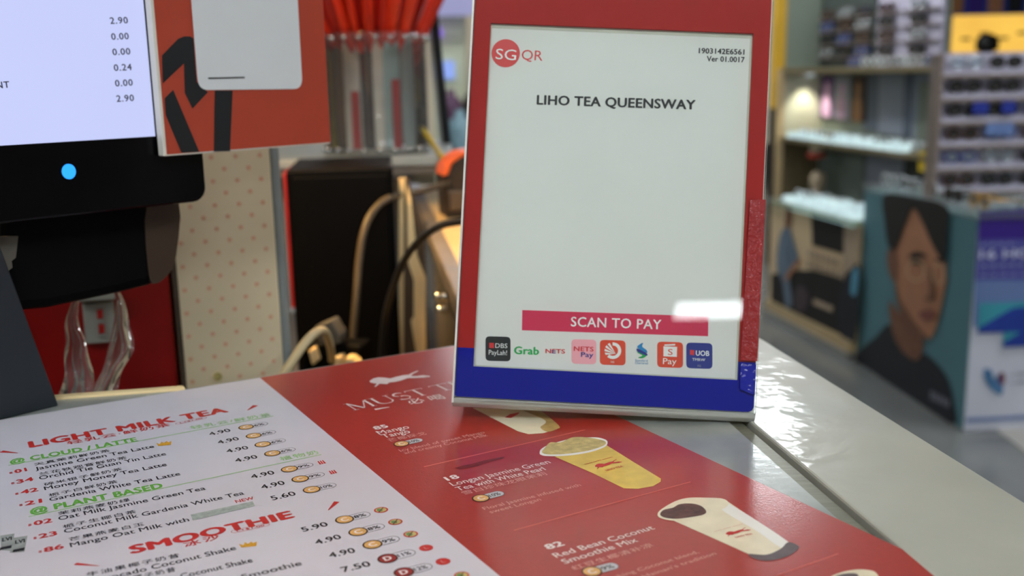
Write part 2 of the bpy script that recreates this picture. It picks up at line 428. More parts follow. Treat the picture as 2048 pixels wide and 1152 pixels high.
# inner worktop under the menu
in0, in1 = g(915, 590), g(835, 400)
dIn = (in1 - in0).normalized()
def inner(y): return in0 + dIn * ((y - in0.y) / dIn.y)
backpt = m_b0 - v_m * .004
def back(x): return backpt + u_m * ((x - backpt.x) / u_m.x)
xi = -0.02
for _ in range(20): xi = inner(back(xi).y).x
bk = back(xi)
ledge0, ledge1 = g(100, 801), g(372, 781)
lp = [xy(along(gl_, NEAR)), xy(along(gl_, FAR)), xy(inner(FAR)), xy(bk), xy(back(-.19)), xy(ledge1 + V((0, .004, 0))), xy(ledge0 + V((0, .004, 0))), (-.29, .575), (-.62, .48), (-.62, NEAR)]
obj('inner_top', MB().prism(lp, -.03, 0.0), 'counter_inner', ctr)
cl0, cl1 = along(gl_, NEAR), along(gl_, FAR)
off = (gr_ - gl_).dot(nC)
obj('channel_strip', MB().prism([xy(cl0 + nC * .0006), xy(cl1 + nC * .0006), xy(cl1 + nC * (off - .0022)), xy(cl0 + nC * (off - .0022))], -.03, -.0012), 'counter_channel', ctr)
obj('gap_seam', MB().prism([xy(cl0 - nC * .0004), xy(cl1 - nC * .0004), xy(cl1 + nC * (off + .0005)), xy(cl0 + nC * (off + .0005))], -.031, -.004), 'dark_gap', ctr)
e0, e1 = along(ge_, NEAR), along(ge_, FAR)
b0, b1 = along(gr_, NEAR), along(gr_, FAR)
obj('outer_band', MB().prism([xy(b0), xy(e0), xy(e1), xy(b1)], -.05, 0.0012), 'counter_band', ctr, bevel=.0012)
obj('outer_side', MB().prism([xy(e0 - nC * .03), xy(e0 - nC * .004), xy(e1 - nC * .004), xy(e1 - nC * .03)], Z_FLOOR, -.05), 'counter_band', ctr)
# rear part of the top with warm light put into its beige, steel edge rail and the staff-side face below it
yb = bk.y + .02
obj('rear_top', MB().prism([xy(inner(yb)), xy(inner(FAR)), xy(along(gl_, FAR) - nC * .001), xy(along(gl_, yb) - nC * .001)], 0.0, .0008), 'counter_warm_lit', ctr)
rn = V((-dIn.y, dIn.x, 0)) * -1
obj('edge_rail', MB().prism([xy(inner(yb) - rn * .004), xy(inner(FAR) - rn * .004), xy(inner(FAR) + rn * .012), xy(inner(yb) + rn * .012)], -.012, .004), 'rail_steel', ctr, bevel=.002)
inner_fr = upright(inner(yb) + V((0, 0, -.03)) , dIn.x, dIn.y)
obj('staff_side', MB().prism([xy(inner(yb)), xy(inner(FAR)), xy(inner(FAR) + rn * .012), xy(inner(yb) + rn * .012)], Z_FLOOR, -.012), 'brushed_dark_steel', ctr)
obj('front_side', MB().box(-.6, .06, -.1, -.07, Z_FLOOR, -.03), 'counter_band', ctr)
obj('rear_lip', MB().prism([xy(ledge0), xy(ledge1), xy(ledge1 + V((-.003, .006, 0))), xy(ledge0 + V((-.003, .006, 0)))], -.03, .0015), 'cream_strip', ctr, bevel=.001)
# pale strips and boards on the staff side (steel splashed with warm cream boards)
sp = Frame(inner(FAR) - rn * .002, -dIn, (0, 0, 1))
for p in ((877, 592), (891, 592), (880, 618)):
    a = sp.loc(*p); q = sp.P(a[0], a[1]); obj('bolt_head', MB().lathe([(0.0001, -.004), (.004, -.003), (.0055, 0), (.004, .003), (.0001, .004)], 12, 2, tuple(q)), 'chrome', ctr, smooth=True)
# low steel work surface on the staff side
Z_WORK = -.2
wt = thing('work_table', 'low steel work table behind the drinks counter', 'table', flat((0, 0, 0), 0))
wpoly = [(-.62, .68), (inner(.8).x - .006, .8), (inner(FAR).x - .006, FAR), (-.9, FAR), (-.9, .62)]
obj('table_top', MB().prism(wpoly, Z_WORK - .03, Z_WORK), 'worktop_steel', wt)
for (x, y) in ((-.57, .73), (-.14, .86), (-.2, 1.55), (-.84, 1.55)):
    obj('leg', MB().box(x - .015, x + .015, y - .015, y + .015, Z_FLOOR, Z_WORK - .03), 'worktop_steel', wt)

# ------------------------------------------------------------------ menu sheet
MZ = 0.0008
MF = Frame(m_b0 + V((0, 0, MZ)), u_m, -v_m)      # origin: where white meets red on the back edge
menu = thing('menu_sheet', 'laminated drinks menu, white price list beside a red picture column, flat on the counter', 'menu', MF)
RW = .133
obj('white_panel', MB().box(-.29, 0, -.42, 0, -.0007, 0), 'menu_white', menu)
obj('red_panel', MB().box(0, RW, -.42, 0, -.0007, 0), 'menu_red', menu)
z3 = zoomer(0, 760, 2.9257); z4 = zoomer(320, 800, 5.389); z6 = zoomer(320, 960, 5.389); z7 = zoomer(620, 960, 6.0)
zl = zoomer(0, 800, 3.272)
zA = zoomer(480, 680, 4.6545); zD = zoomer(600, 700, 2.5486); zC = zoomer(860, 860, 3.946); zE = zoomer(1060, 1030, 6.827); zF = zoomer(1280, 960, 4.267)
def mt(name, m, txt, b, e, h, bold=0.0, sp_=1.0): return text(menu, MF, name, m, txt, b, e, h, .00012, bold, sp_)
mt('heading', 'ink_red', 'LIGHT MILK TEA', z3(172, 397), z3(1340, 187), 12, .05)
mt('heading_chinese', 'ink_red', '轻乳云·鲜奶茶', z3(395, 379), z3(1000, 268), 6.6, .012, 1.1)
mt('section_title', 'ink_green', '@ CLOUD / LATTE', z3(60, 493), z3(808, 358), 8.5, .04)
mt('section_title', 'ink_green', '@ PLANT BASED', z3(178, 787), z3(958, 630), 11, .045)
mt('section_chinese', 'ink_pale_green', '轻乳云/鲜奶茶', z3(1120, 289), z3(1590, 208), 6.5, .02, 1.15)
mt('section_chinese', 'ink_pale_green', '植物奶', z3(1645, 473), z3(1868, 430), 8, .02, 1.15)
stroke(menu, MF, 'rule_line', 'ink_pale_green', z3(50, 500), z3(1600, 211), 1.3, .0001)
stroke(menu, MF, 'rule_line', 'ink_pale_green', z3(168, 801), z3(1880, 437), 1.5, .0001)
rows = [('01', (88, 547), (160, 533), '天真茉莉鲜奶茶', (203, 503), (645, 418), 'Jasmine Green Tea Latte', (208, 530), (905, 396), 6.6),
        ('34', (98, 608), (200, 588), '兰花铁观音鲜奶茶', (232, 560), (745, 460), 'Orchid Tie Guan Yin Latte', (232, 585), (975, 440), 7.0),
        ('42', (122, 670), (226, 650), '碎米银子鲜奶茶', (260, 621), (718, 527), 'Money Money Tea Latte', (262, 646), (980, 502), 7.2),
        ('21', (146, 736), (248, 717), '栀子白鲜奶茶', (288, 684), (692, 600), 'Gardenia White Tea Latte', (292, 711), (1058, 557), 7.4),
        ('02', (198, 853), (308, 832), '茉莉燕麦奶绿', (343, 792), (762, 708), 'Oat Milk Jasmine Green Tea', (345, 823), (1206, 642), 8.0),
        ('23', (228, 930), (336, 908), '栀子生椰白茶', (370, 869), (800, 777), 'Coconut Milk Gardenia White Tea', (378, 898), (1432, 670), 8.3),
        ('86', (258, 1010), (376, 985), '芒果燕麦白玉', (406, 944), (846, 850), 'Mango Oat Milk with', (413, 980), (1110, 826), 8.6)]
for num, n0, n1, cj, c0, c1, nm, a0, a1, h in rows:
    mt('item_number', 'ink_red', num, z3(*n0), z3(*n1), h * 1.05, .035)
    mt('item_mark', 'ink_red', '番', z3(n0[0] - 34, n0[1] + 4), z3(n0[0] - 12, n0[1]), h * .55, .01)
    mt('item_chinese', 'ink_black', cj, z3(*c0), z3(*c1), h * .82, .006, 1.15)
    mt('item_name', 'ink_black', nm, z3(*a0), z3(*a1), h, .012)
mt('heading', 'ink_red', 'SMOOTHIE', z3(765, 1020), z3(1728, 803), 16.5, .055)
mt('heading_chinese', 'ink_red', '冰沙', z3(1085, 980), z3(1292, 925), 10.5, .02, 1.25)
mt('item_chinese', 'ink_black', '牛油果椰子奶昔', z3(510, 1152), z3(1052, 1035), 8.4, .006, 1.2)
mt('item_name', 'ink_black', 'Avocado Coconut Shake', z3(556, 1190), z3(1385, 993), 9.6, .012)
mt('item_name', 'ink_black', 'Mango Coconut Shake', z3(850, 1212), z3(1482, 1066), 10, .012)
mt('item_chinese', 'ink_black', '椰子奶昔', z3(780, 1172), z3(1030, 1118), 9, .006, 1.2)
mt('item_name', 'ink_black', 'Smoothie', z3(1420, 1168), z3(1770, 1083), 10, .012)
mt('new_flag', 'ink_red', 'NEW', z3(1383, 721), z3(1490, 698), 6.0, .02)
shape(menu, MF, 'cover_sticker', 'sticker_grey', [z3(*p) for p in ((1115, 790), (1478, 712), (1492, 738), (1128, 823))], .00016)
def pill(c, L, txt, k):
    a = z3(c[0] - L / 2, c[1] + L * .107); b = z3(c[0] + L / 2, c[1] - L * .107)
    p, q = V(MF.loc(*a)), V(MF.loc(*b)); d = (q - p); W = d.length; d.normalize(); n = V((-d.y, d.x)); r = W * k
    c0 = (p + q) / 2
    def cap(rr, W2): return [tuple(c0 + d * x + n * y) for x, y in rrect(-W2 / 2, W2 / 2, -rr, rr, rr * .98, 6)]
    mb = MB(); ring_faces(mb, cap(r, W), cap(r * .86, W - r * .28), .00014)
    sp_o = obj('size_pill', mb, 'ink_red', menu)
    text_local(sp_o, 'pill_lettering', 'ink_red', txt, c0 - d * W * .36 - n * r * .5, d, W * .72, r * 1.0, .00014, .015)
pill((1118, 239), 182, 'L+$1.00', .095)
pill((1465, 868), 225, 'L+$1.00', .1)
for a, b, wp in (((8, 419), (105, 428), 4.5), ((440, 1077), (580, 1089), 5)):
    stroke(menu, MF, 'red_dash', 'ink_red', z3(*a), z3(*b), wp, .0001, .15)
stroke(menu, MF, 'red_dash', 'ink_red', z3(1496, 149), z3(1448, 178), 7, .0001, .15)
stroke(menu, MF, 'red_dash', 'ink_red', z7(322, 262), z7(218, 366), 12, .0001, .15)
for base in ((915, 388, 1.0), (1398, 982, 1.2)):
    x, y, k = base
    shape(menu, MF, 'crown_icon', 'gold_icon', [z3(x + a * k, y + b * k) for a, b in ((12, 0), (0, -18), (22, -12), (30, -26), (45, -18), (60, -30), (70, -22), (88, -30), (85, -8))], .00012)
for q in (((0, 890), (95, 875), (78, 990), (10, 985)), ((85, 905), (180, 890), (160, 995), (64, 1003))):
    pk = shape(menu, MF, 'packet_picture', 'packet_grey', [zl(*p) for p in q], .00012 + .00004 * (q[0][0] > 0))
    x0 = q[0][0]
    text(pk, MF, 'packet_lettering', 'ink_black', 'LVI', zl(x0 + 14, q[0][1] + 40), zl(x0 + 78, q[0][1] + 28), 7, .0002, .04)
    shape(pk, MF, 'packet_band', 'ink_black', [zl(x0 + a, q[0][1] + b) for a, b in ((2, 78), (78, 62), (74, 82), (-4, 96))], .0002)
prices = [('4.90', z4(545, 386), z4(772, 338), 6.8), ('4.90', z4(635, 476), z4(862, 430), 7), ('4.90', z4(728, 573), z4(962, 527), 7.2), ('4.90', z4(822, 674), z4(1060, 627), 7.6),
          ('4.90', z4(995, 850), z4(1244, 797), 8.2), ('4.90', z4(1105, 963), z4(1356, 908), 8.6), ('5.60', z6(1215, 222), z6(1475, 162), 9), ('5.90', z6(1545, 562), z6(1822, 493), 9.6),
          ('4.90', z6(1690, 700), z6(1965, 630), 10), ('4.90', z7(245, 938), z7(555, 868), 10.5), ('7.50', z7(398, 1112), z7(740, 1030), 11)]
for t_, b_, e_, h_ in prices: mt('price', 'ink_black', t_, b_, e_, h_, .018)
def badge(c, end, letter, pct, k=1.0, white=False):
    p, q = V(MF.loc(*c)), V(MF.loc(*end)); d = q - p; L = d.length; d.normalize(); n = V((-d.y, d.x)); R = L * .345 * k
    def P(x, y): return tuple(p + d * x + n * y)
    r2 = R * .74
    capo = [P(x, y) for x, y in rrect(R * .3, L, -r2, r2, r2 * .98, 6)]
    bd = obj('grade_badge', MB().flat(capo, .0001 if white else .00009), 'badge_grey' if white else 'menu_white', menu)
    mb = MB(); ring_faces(mb, capo, [P(x, y) for x, y in rrect(R * .3 + r2 * .1, L - r2 * .1, -r2 * .9, r2 * .9, r2 * .88, 6)], .00013)
    obj('badge_outline', mb, 'badge_line', bd)
    obj('badge_ring', MB().flat([P(x, y) for x, y in ell(0, 0, R, R)], .00015), 'badge_ring', bd)
    obj('badge_disc', MB().flat([P(x, y) for x, y in ell(0, 0, R * .84, R * .84)], .00018), 'badge_gold' if letter == 'C' else 'badge_red', bd)
    text_local(bd, 'badge_letter', 'ink_white', letter, p - d * R * .42 - n * R * .42, d, R * .8, R * .84, .00022, .04)
    text_local(bd, 'badge_percent', 'ink_black', pct, p + d * R * 1.05 - n * R * .38, d, (L - R * 1.05) * .72, R * .7, .00018, .02)
for c, e, l, pc in ((z4(928, 295), z4(1160, 250), 'C', '6%'), (z4(1010, 387), z4(1247, 340), 'C', '6%'), (z4(1108, 480), z4(1352, 430), 'C', '6%'), (z4(1212, 577), z4(1458, 526), 'C', '6%'),
                    (z4(1395, 747), z4(1648, 692), 'C', '9%'), (z4(1512, 853), z4(1770, 795), 'C', '9%'), (z4(1635, 968), z4(1897, 910), 'C', '10%'),
                    (z7(415, 477), z7(720, 402), 'C', '8%'), (z7(578, 625), z7(890, 545), 'C', '8%'), (z7(750, 777), z7(1070, 695), 'C', '9%'), (z7(932, 945), z7(1260, 858), 'D', '11%'), (z7(1127, 1110), z7(1462, 1025), 'D', '12%')):
    badge(c, e, l, pc)
for c, wx, red in (((853, 362), 84, 0), ((1025, 505), 86, 0), ((1208, 652), 88, 0), ((1393, 817), 84, 1), ((1597, 980), 88, 1), ((1820, 1146), 92, 0)):
    p = V(MF.loc(*z7(*c))); q = V(MF.loc(*z7(c[0] + wx, c[1] - wx * .12))); R = (q - p).length
    obj('icon_disc', MB().flat(ell(p.x, p.y, R, R), .00012), 'ink_red', menu)
    if red: text_local(menu, 'icon_letter', 'ink_pink', 'L', p - V((R * .25, R * .4)), (1, 0), R * .5, R * .8, .00016)
    else:
        obj('icon_inner', MB().flat(ell(p.x, p.y, R * .78, R * .78), .00015), 'cup_foam', menu)
        obj('icon_leaf', MB().flat(ell(p.x - R * .2, p.y, R * .42, R * .56), .00018), 'leaf_green', menu)
        obj('icon_slash', MB().flat([(p.x - R * .7, p.y - R * .6), (p.x - R * .55, p.y - R * .7), (p.x + R * .7, p.y + R * .6), (p.x + R * .55, p.y + R * .7)], .0002), 'ink_dark_red', menu)
for c in ((1740, 670), (1862, 775)):
    for k in (-1, 0, 1): stroke(menu, MF, 'steam_mark', 'ink_red', z4(c[0] + k * 24 + 16, c[1] - k * 5 + 20), z4(c[0] + k * 24 - 14, c[1] - k * 5 - 14), 5, .0001, .6)

# red picture column
LION = ((1205, 385), (1240, 360), (1290, 348), (1350, 352), (1400, 360), (1450, 345), (1520, 330), (1570, 325), (1600, 308), (1655, 286), (1660, 292), (1612, 316), (1592, 336), (1640, 338), (1700, 329), (1768, 337), (1765, 346), (1705, 345), (1738, 353), (1690, 352), (1640, 355), (1560, 357), (1500, 378), (1440, 392), (1390, 397), (1370, 412), (1300, 408), (1262, 438), (1248, 437), (1275, 408), (1250, 405), (1215, 398))
shape(menu, MF, 'animal_emblem', 'ink_white', [zA(*p) for p in LION], .00012)
mb = MB()
bs, be = V(MF.loc(*zA(1062, 657))), V(MF.loc(*zA(2330, 384))); dd = (be - bs).normalized(); nn = V((-dd.y, dd.x)); hh = (V(MF.loc(*zA(1062, 579))) - bs).dot(nn)
# serif capitals drawn with strokes: unit letters (width, strokes, serif positions)
def seg(x0, y0, x1, y1, w): 
    a, b_ = V((x0, y0)), V((x1, y1)); d = (b_ - a).normalized(); n = V((-d.y, d.x)) * w / 2
    return [a + n, a - n, b_ - n, b_ + n]
def arc(cx, cy, rx, ry, a0, a1, w0, w1=None, n=12):
    w1 = w0 if w1 is None else w1; o, i_ = [], []
    for k in range(n + 1):
        t = math.radians(a0 + (a1 - a0) * k / n); ww = w0 + (w1 - w0) * math.sin(math.pi * k / n)
        o.append(V((cx + (rx + ww / 2) * math.cos(t), cy + (ry + ww / 2) * math.sin(t)))); i_.append(V((cx + (rx - ww / 2) * math.cos(t), cy + (ry - ww / 2) * math.sin(t))))
    return [[o[k], o[k + 1], i_[k + 1], i_[k]] for k in range(n)]
thin, thick = .045, .1
M_ = [seg(.1, 0, .1, 1, thin), seg(.1, 1, .5, .05, thick), seg(.5, .05, .9, 1, thin), seg(.92, 0, .92, 1, thick), seg(-.03, .015, .24, .015, .03), seg(.78, .015, 1.06, .015, .03), seg(-.03, .985, .12, .985, .03), seg(.9, .985, 1.06, .985, .03)]
U_ = [seg(.14, .3, .14, 1, thick), seg(.8, .3, .8, 1, thin), seg(0, .985, .28, .985, .03), seg(.68, .985, .93, .985, .03)] + arc(.47, .33, .33, .33, 180, 360, thick, thin)
S_ = arc(.35, .74, .24, .23, 30, 250, thin, thick) + arc(.36, .26, .27, .25, 90, -150, thick, thin) + [seg(.33, .51, .37, .49, .12)]
T_ = [seg(.42, 0, .42, 1, thick), seg(0, .98, .84, .98, .045), seg(.0, .84, .02, .99, .035), seg(.82, .84, .84, .99, .035), seg(.27, .015, .57, .015, .03)]
R_ = [seg(.14, 0, .14, 1, thick), seg(0, .015, .28, .015, .03), seg(.02, .985, .4, .985, .03), seg(.1, .5, .4, .5, .03), seg(.36, .5, .78, 0, .09)] + arc(.38, .745, .2, .24, -90, 90, thin, thick)
Y_ = [seg(.42, 0, .42, .5, thick), seg(.06, 1, .42, .48, thick), seg(.8, 1, .42, .48, thin), seg(.27, .015, .57, .015, .03)]
xx = 0.0; adv = [(M_, 1.12), (U_, .98), (S_, .74), (T_, .98), (None, .22), (T_, .9), (R_, .86), (Y_, .86)]
tot = sum(a for _, a in adv); kx = (be - bs).length / tot
for st, a in adv:
    for q in (st or []):
        mb.add([(*(bs + dd * ((xx + p.x) * kx) + nn * (p.y * hh)), .00012) for p in q], [tuple(range(len(q)))])
    xx += a
obj('heading', mb, 'ink_white', menu)
mt('heading_chinese', 'ink_white', '必喝', zA(1585, 600), zA(1920, 543), 11, .006, 1.5)
stroke(menu, MF, 'short_rule', 'ink_white', zA(1255, 648), zA(1390, 626), 2.6, .0001, .4)
def rt(name, txt, b, e, h, bold=.004, m='ink_white'): mt(name, m, txt, b, e, h, bold)
rt('item_number', '85', zA(1262, 838), zA(1388, 812), 7, .04); rt('item_name', 'Mango', zA(1300, 882), zA(1585, 822), 8); rt('item_name', 'Tango', zA(1345, 914), zA(1592, 864), 8)
rt('item_chinese', '芒椰探戈', zA(1392, 948), zA(1740, 878), 6.5, 0, 'ink_pink')
rt('item_story', 'Icy blend of sweet Mango', zD(515, 520), zD(945, 424), 5.5, 0, 'ink_pink'); rt('item_story', 'and creamy Coconut Milk', zD(537, 532), zD(960, 439), 5.5, 0, 'ink_pink')
badge(zA(1503, 968), zA(1697, 925), 'C', '10%', 1.0, True)
stroke(menu, MF, 'divider_line', 'ink_divider', (848, 934), (1170, 860), 1.6, .0001); stroke(menu, MF, 'divider_line', 'ink_divider', (1028, 1061), (1381, 964), 1.8, .0001)
stroke(menu, MF, 'divider_line', 'ink_divider', zF(1170, 817), zF(1692, 630), 2.0, .0001)
shape(menu, MF, 'marker_strike', 'ink_dark_red', [zC(*p) for p in ((195, 300), (260, 282), (330, 268), (430, 240), (585, 210), (582, 225), (480, 250), (380, 285), (280, 306), (230, 312))], .0001)
rt('item_number', '18', zC(140, 403), zC(240, 378), 9, .04); rt('item_name', 'Longan Jasmine Green', zC(182, 444), zC(957, 262), 9); rt('item_name', 'Tea with White Pearl', zC(228, 482), zC(918, 316), 9)
rt('item_chinese', '雪白珍珠龙眼茉莉', zC(270, 512), zC(930, 352), 8, 0, 'ink_pink')
badge(zC(402, 540), zC(580, 493), 'C', '10%', 1.0, True)
rt('item_story', 'Floral Jasmine infused with', zC(432, 633), zC(1197, 442), 6.5, 0, 'ink_pink'); rt('item_story', 'sweet Longan', zC(482, 660), zC(882, 556), 6.5, 0, 'ink_pink')
rt('item_number', '82', zE(245, 475), zE(482, 412), 11, .04); rt('item_name', 'Red Bean Coconut', zE(365, 588), zE(1712, 192), 11); rt('item_name', 'Smoothie Mix', zE(482, 672), zE(1487, 362), 11)
rt('item_chinese', '红豆生椰清补凉', zE(605, 755), zE(1692, 425), 9.5, 0, 'ink_pink')
badge(zE(845, 775), zE(1197, 680), 'C', '9%', 1.0, True)
rt('item_story', 'shing Coconut blend,', (1232, 1158), (1399, 1106), 7.5, 0, 'ink_pink'); rt('item_story', 'y Hainan\'s tradition', (1272, 1162), (1434, 1109), 7.5, 0, 'ink_pink')
# printed cups
def cup(parts):
    for i, (nm, m, px, sm) in enumerate(parts): shape(menu, MF, nm, m, px, .0001 + .00003 * i, sm)
cup([('cup_picture', 'cup_cream', [zD(*p) for p in ((880, 296), (1200, 300), (1318, 384), (1308, 405), (1240, 425), (1165, 430), (1110, 415))], False),
     ('cup_picture', 'cup_tan', [zD(*p) for p in ((1120, 300), (1205, 300), (1318, 384), (1306, 405), (1262, 418), (1225, 395), (1250, 360))], True),
     ('cup_picture', 'ink_red', [zD(*p) for p in ((1045, 345), (1070, 328), (1120, 318), (1110, 330), (1075, 348))], False)])
cup([('cup_picture', 'cup_yellow', [zC(*p) for p in ((985, 212), (1395, 122), (1600, 250), (1822, 385), (1820, 410), (1760, 445), (1640, 466), (1530, 462), (1290, 345))], False),
     ('cup_rim_picture', 'cup_white', [zC(*p) for p in ((865, 185), (880, 150), (950, 115), (1120, 70), (1300, 60), (1385, 78), (1400, 108), (1370, 140), (1250, 180), (1080, 205), (930, 208), (880, 200))], True),
     ('cup_foam_picture', 'cup_foam', [zC(*p) for p in ((885, 180), (905, 145), (950, 100), (1030, 100), (1120, 62), (1230, 60), (1330, 75), (1385, 95), (1370, 125), (1250, 165), (1080, 190), (940, 195))], True)])
cup([('cup_picture', 'cup_cream', [zF(*p) for p in ((290, 350), (755, 190), (1265, 530), (1200, 610), (1080, 650), (930, 635))], False),
     ('cup_picture', 'cup_white', [zF(*p) for p in ((690, 250), (755, 205), (1262, 528), (1205, 580), (1000, 440))], True),
     ('cup_base_picture', 'cup_base', [zF(*p) for p in ((925, 635), (1080, 640), (1200, 590), (1262, 535), (1340, 556), (1352, 590), (1270, 650), (1120, 690), (1000, 682))], True),
     ('cup_rim_picture', 'cup_cream', [zF(*p) for p in ((150, 300), (180, 255), (300, 185), (420, 155), (580, 155), (690, 160), (745, 182), (752, 215), (700, 255), (560, 310), (420, 345), (280, 350), (180, 330))], True),
     ('cup_topping_picture', 'cup_brown', [zF(*p) for p in ((172, 300), (200, 260), (280, 240), (340, 210), (440, 205), (520, 225), (565, 270), (540, 300), (440, 320), (320, 335), (220, 328))], True)])
cup([('cup_rim_picture', 'cup_cream', [zF(*p) for p in ((1620, 840), (1720, 790), (1850, 766), (1960, 772), (2015, 795), (2030, 850), (1900, 900), (1700, 900))], True),
     ('cup_topping_picture', 'cup_base', [zF(*p) for p in ((1660, 830), (1740, 802), (1840, 800), (1860, 830), (1760, 850))], True)])
def scaled_lion(zz, cx, cy, k, skew): return [zz(cx + (x - 1480) * k, cy + (y - 370) * k * 1.25 + (x - 1480) * k * skew) for x, y in LION]
shape(menu, MF, 'cup_emblem', 'ink_red', scaled_lion(zC, 1405, 275, .38, -.05), .00022)
shape(menu, MF, 'cup_emblem', 'ink_red', scaled_lion(zF, 835, 450, .38, -.05), .00024)
mt('cup_lettering', 'ink_red', 'LIHO TEA', zC(1395, 328), zC(1530, 292), 3.5, .02); mt('cup_lettering', 'ink_red', '~~~ ~~~ ~~~~', zC(1228, 280), zC(1450, 222), 5, .02)
for o in [c for c in menu.children if c.name.startswith('cup_lettering')]: o.location.z = .00014
for t_, a, b in (('LIHO TEA', (822, 500), (965, 468)), ('~~~ ~~~ ~~~~', (640, 450), (880, 385))):
    o = mt('cup_lettering', 'ink_red', t_, zF(*a), zF(*b), 3.4, .01); o.location.z = .00016

# ------------------------------------------------------------------ payment sign in its acrylic holder
def sign_axes(yaw, lean, tilt):
    y, l, t = map(math.radians, (yaw, lean, tilt))
    X = V((math.cos(y), math.sin(y), 0)); B = V((-math.sin(y), math.cos(y), 0))
    U = V((0, 0, 1)) * math.cos(l) + B * math.sin(l)
    return X * math.cos(t) - U * math.sin(t), X * math.sin(t) + U * math.cos(t)
sX, sY = sign_axes(-2.007, 13.48, 3.518)
SF = Frame((.1179, .4849, .0054), sX, sY); SW = .1479; SH = .21
sign = thing('payment_sign', 'clear acrylic stand holding a red and blue framed white payment card, leaning back', 'sign', SF)
wl = (SF.loc(980.6, 41.9)[0] + SF.loc(947.7, 732)[0]) / 2; wr = (SF.loc(1507.5, 70.3)[0] + SF.loc(1475, 761)[0]) / 2
wt_ = (SF.loc(980.6, 41.9)[1] + SF.loc(1507.5, 70.3)[1]) / 2; wb_ = (SF.loc(947.7, 732)[1] + SF.loc(1475, 761)[1]) / 2
yb_ = (SF.loc(914.5, 693.5)[1] + SF.loc(1510, 726)[1]) / 2
obj('back_plate', MB().prism(rrect(-SW - .0012, .0008, -.003, SH, .002), -.0042, -.0022), 'acrylic_bright', sign)
obj('paper', MB().box(wl - .004, wr + .004, wb_ - .004, wt_ + .004, -.0022, -.0018), 'sign_paper', sign)
mb = MB(); 
mb.box(-SW, wl, yb_, SH, -.0018, 0); mb.box(wr, 0, yb_, SH, -.0018, 0); mb.box(wl, wr, wt_, SH, -.0018, 0)
obj('red_border', mb, 'sign_red', sign)
mb = MB(); r_ = .0025
mb.prism([(-SW + r_ * .3, 0), (-r_, 0), (-r_ * .3, r_ * .3), (0, r_), (0, wb_), (-SW, wb_), (-SW, r_ * .3)], -.0018, 0)
mb.box(-SW, wl, wb_, yb_, -.0018, 0); mb.box(wr, 0, wb_, yb_, -.0018, 0)
obj('blue_border', mb, 'sign_blue', sign)
# greyer line where the paper meets the border, widest along the top
mb = MB()
rect_frame(mb, [(wl, wb_), (wr, wb_), (wr, wt_), (wl, wt_)], [(wl + .0007, wb_ + .0007), (wr - .0012, wb_ + .0007), (wr - .0012, wt_ - .0022), (wl + .0006, wt_ - .0022)], -.0018, -.00165)
obj('paper_edge', mb, 'paper_edge', sign)
obj('front_sheet', MB().prism(rrect(-SW - .0012, .0008, -.003, SH, .002), .0002, .0016), 'acrylic_sheet', sign)
mb = MB(); mb.box(-SW - .0013, -SW - .0003, -.003, SH, -.0042, .0017)
obj('left_edge', mb, 'acrylic_bright', sign)
# foot: bent acrylic lip at the front and a flat plate running back
cs, sn = math.cos(math.radians(13.5)), math.sin(math.radians(13.5))
mb = MB(); q = [(-.003, .0016), (-.0005, .0016), (-.0005, -.004), (-.0045, -.004), (-.0052, -.001)]
k = len(q); mb.add([(-SW - .0012, a, b) for a, b in q] + [(.0008, a, b) for a, b in q], [tuple(range(k)), tuple(range(2 * k - 1, k - 1, -1))] + [(i, (i + 1) % k, k + (i + 1) % k, k + i) for i in range(k)])
obj('foot_lip', mb, 'acrylic_edge', sign, bevel=.0006)
mb = MB(); q = [(-.0012, -.003), (-.0012 + .07 * sn, -.003 - .07 * cs), (-.0042 + .07 * sn, -.003 - .07 * cs), (-.0042, -.003)]
k = 4; mb.add([(-SW - .0012, a, b) for a, b in q] + [(.0008, a, b) for a, b in q], [tuple(range(k)), tuple(range(2 * k - 1, k - 1, -1))] + [(i, (i + 1) % k, k + (i + 1) % k, k + i) for i in range(k)])
obj('foot_plate', mb, 'acrylic_edge', sign)
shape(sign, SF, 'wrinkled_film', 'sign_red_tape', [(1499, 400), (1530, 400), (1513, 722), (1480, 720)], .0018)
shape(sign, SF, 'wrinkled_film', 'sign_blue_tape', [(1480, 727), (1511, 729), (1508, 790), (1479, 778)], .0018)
ST = zoomer(900, 0, 3.103); SB = zoomer(900, 600, 3.103)
def stx(name, m, txt, b, e, h, z=-.0016, bold=0.0, sp_=1.0): return text(sign, SF, name, m, txt, b, e, h, z, bold, sp_)
def ssh(name, m, px, z=-.0016, sm=False): return shape(sign, SF, name, m, px, z, sm)
c_ = V(SF.loc(*ST(345, 325))); R_c = (V(SF.loc(*ST(433, 330))) - c_).length
obj('logo_disc', MB().flat(ell(c_.x, c_.y, R_c, R_c, 48), -.00165), 'logo_red', sign)
stx('logo_text', 'print_white', 'SG', ST(281, 361), ST(408, 370), 21, -.0015)
stx('logo_text', 'logo_red', 'QR', ST(443, 364), ST(573, 372), 20)
stx('serial_number', 'print_black', '1903142E6561', ST(1546, 325), ST(1831, 334), 10.5, bold=.03)
stx('version_text', 'print_black', 'Ver 01.0017', ST(1596, 375), ST(1832, 382), 10.5, bold=.03)
stx('merchant_name', 'print_black', 'LIHO TEA QUEENSWAY', ST(537, 643), ST(1526, 675), 18.5, bold=.034)
ssh('pay_banner', 'pink_banner', [SB(448, 62), SB(1607, 102), SB(1605, 225), SB(446, 188)], -.0017)
stx('banner_text', 'print_white', 'SCAN TO PAY', SB(750, 163), SB(1313, 182), 19, -.0015, .015, 1.05)
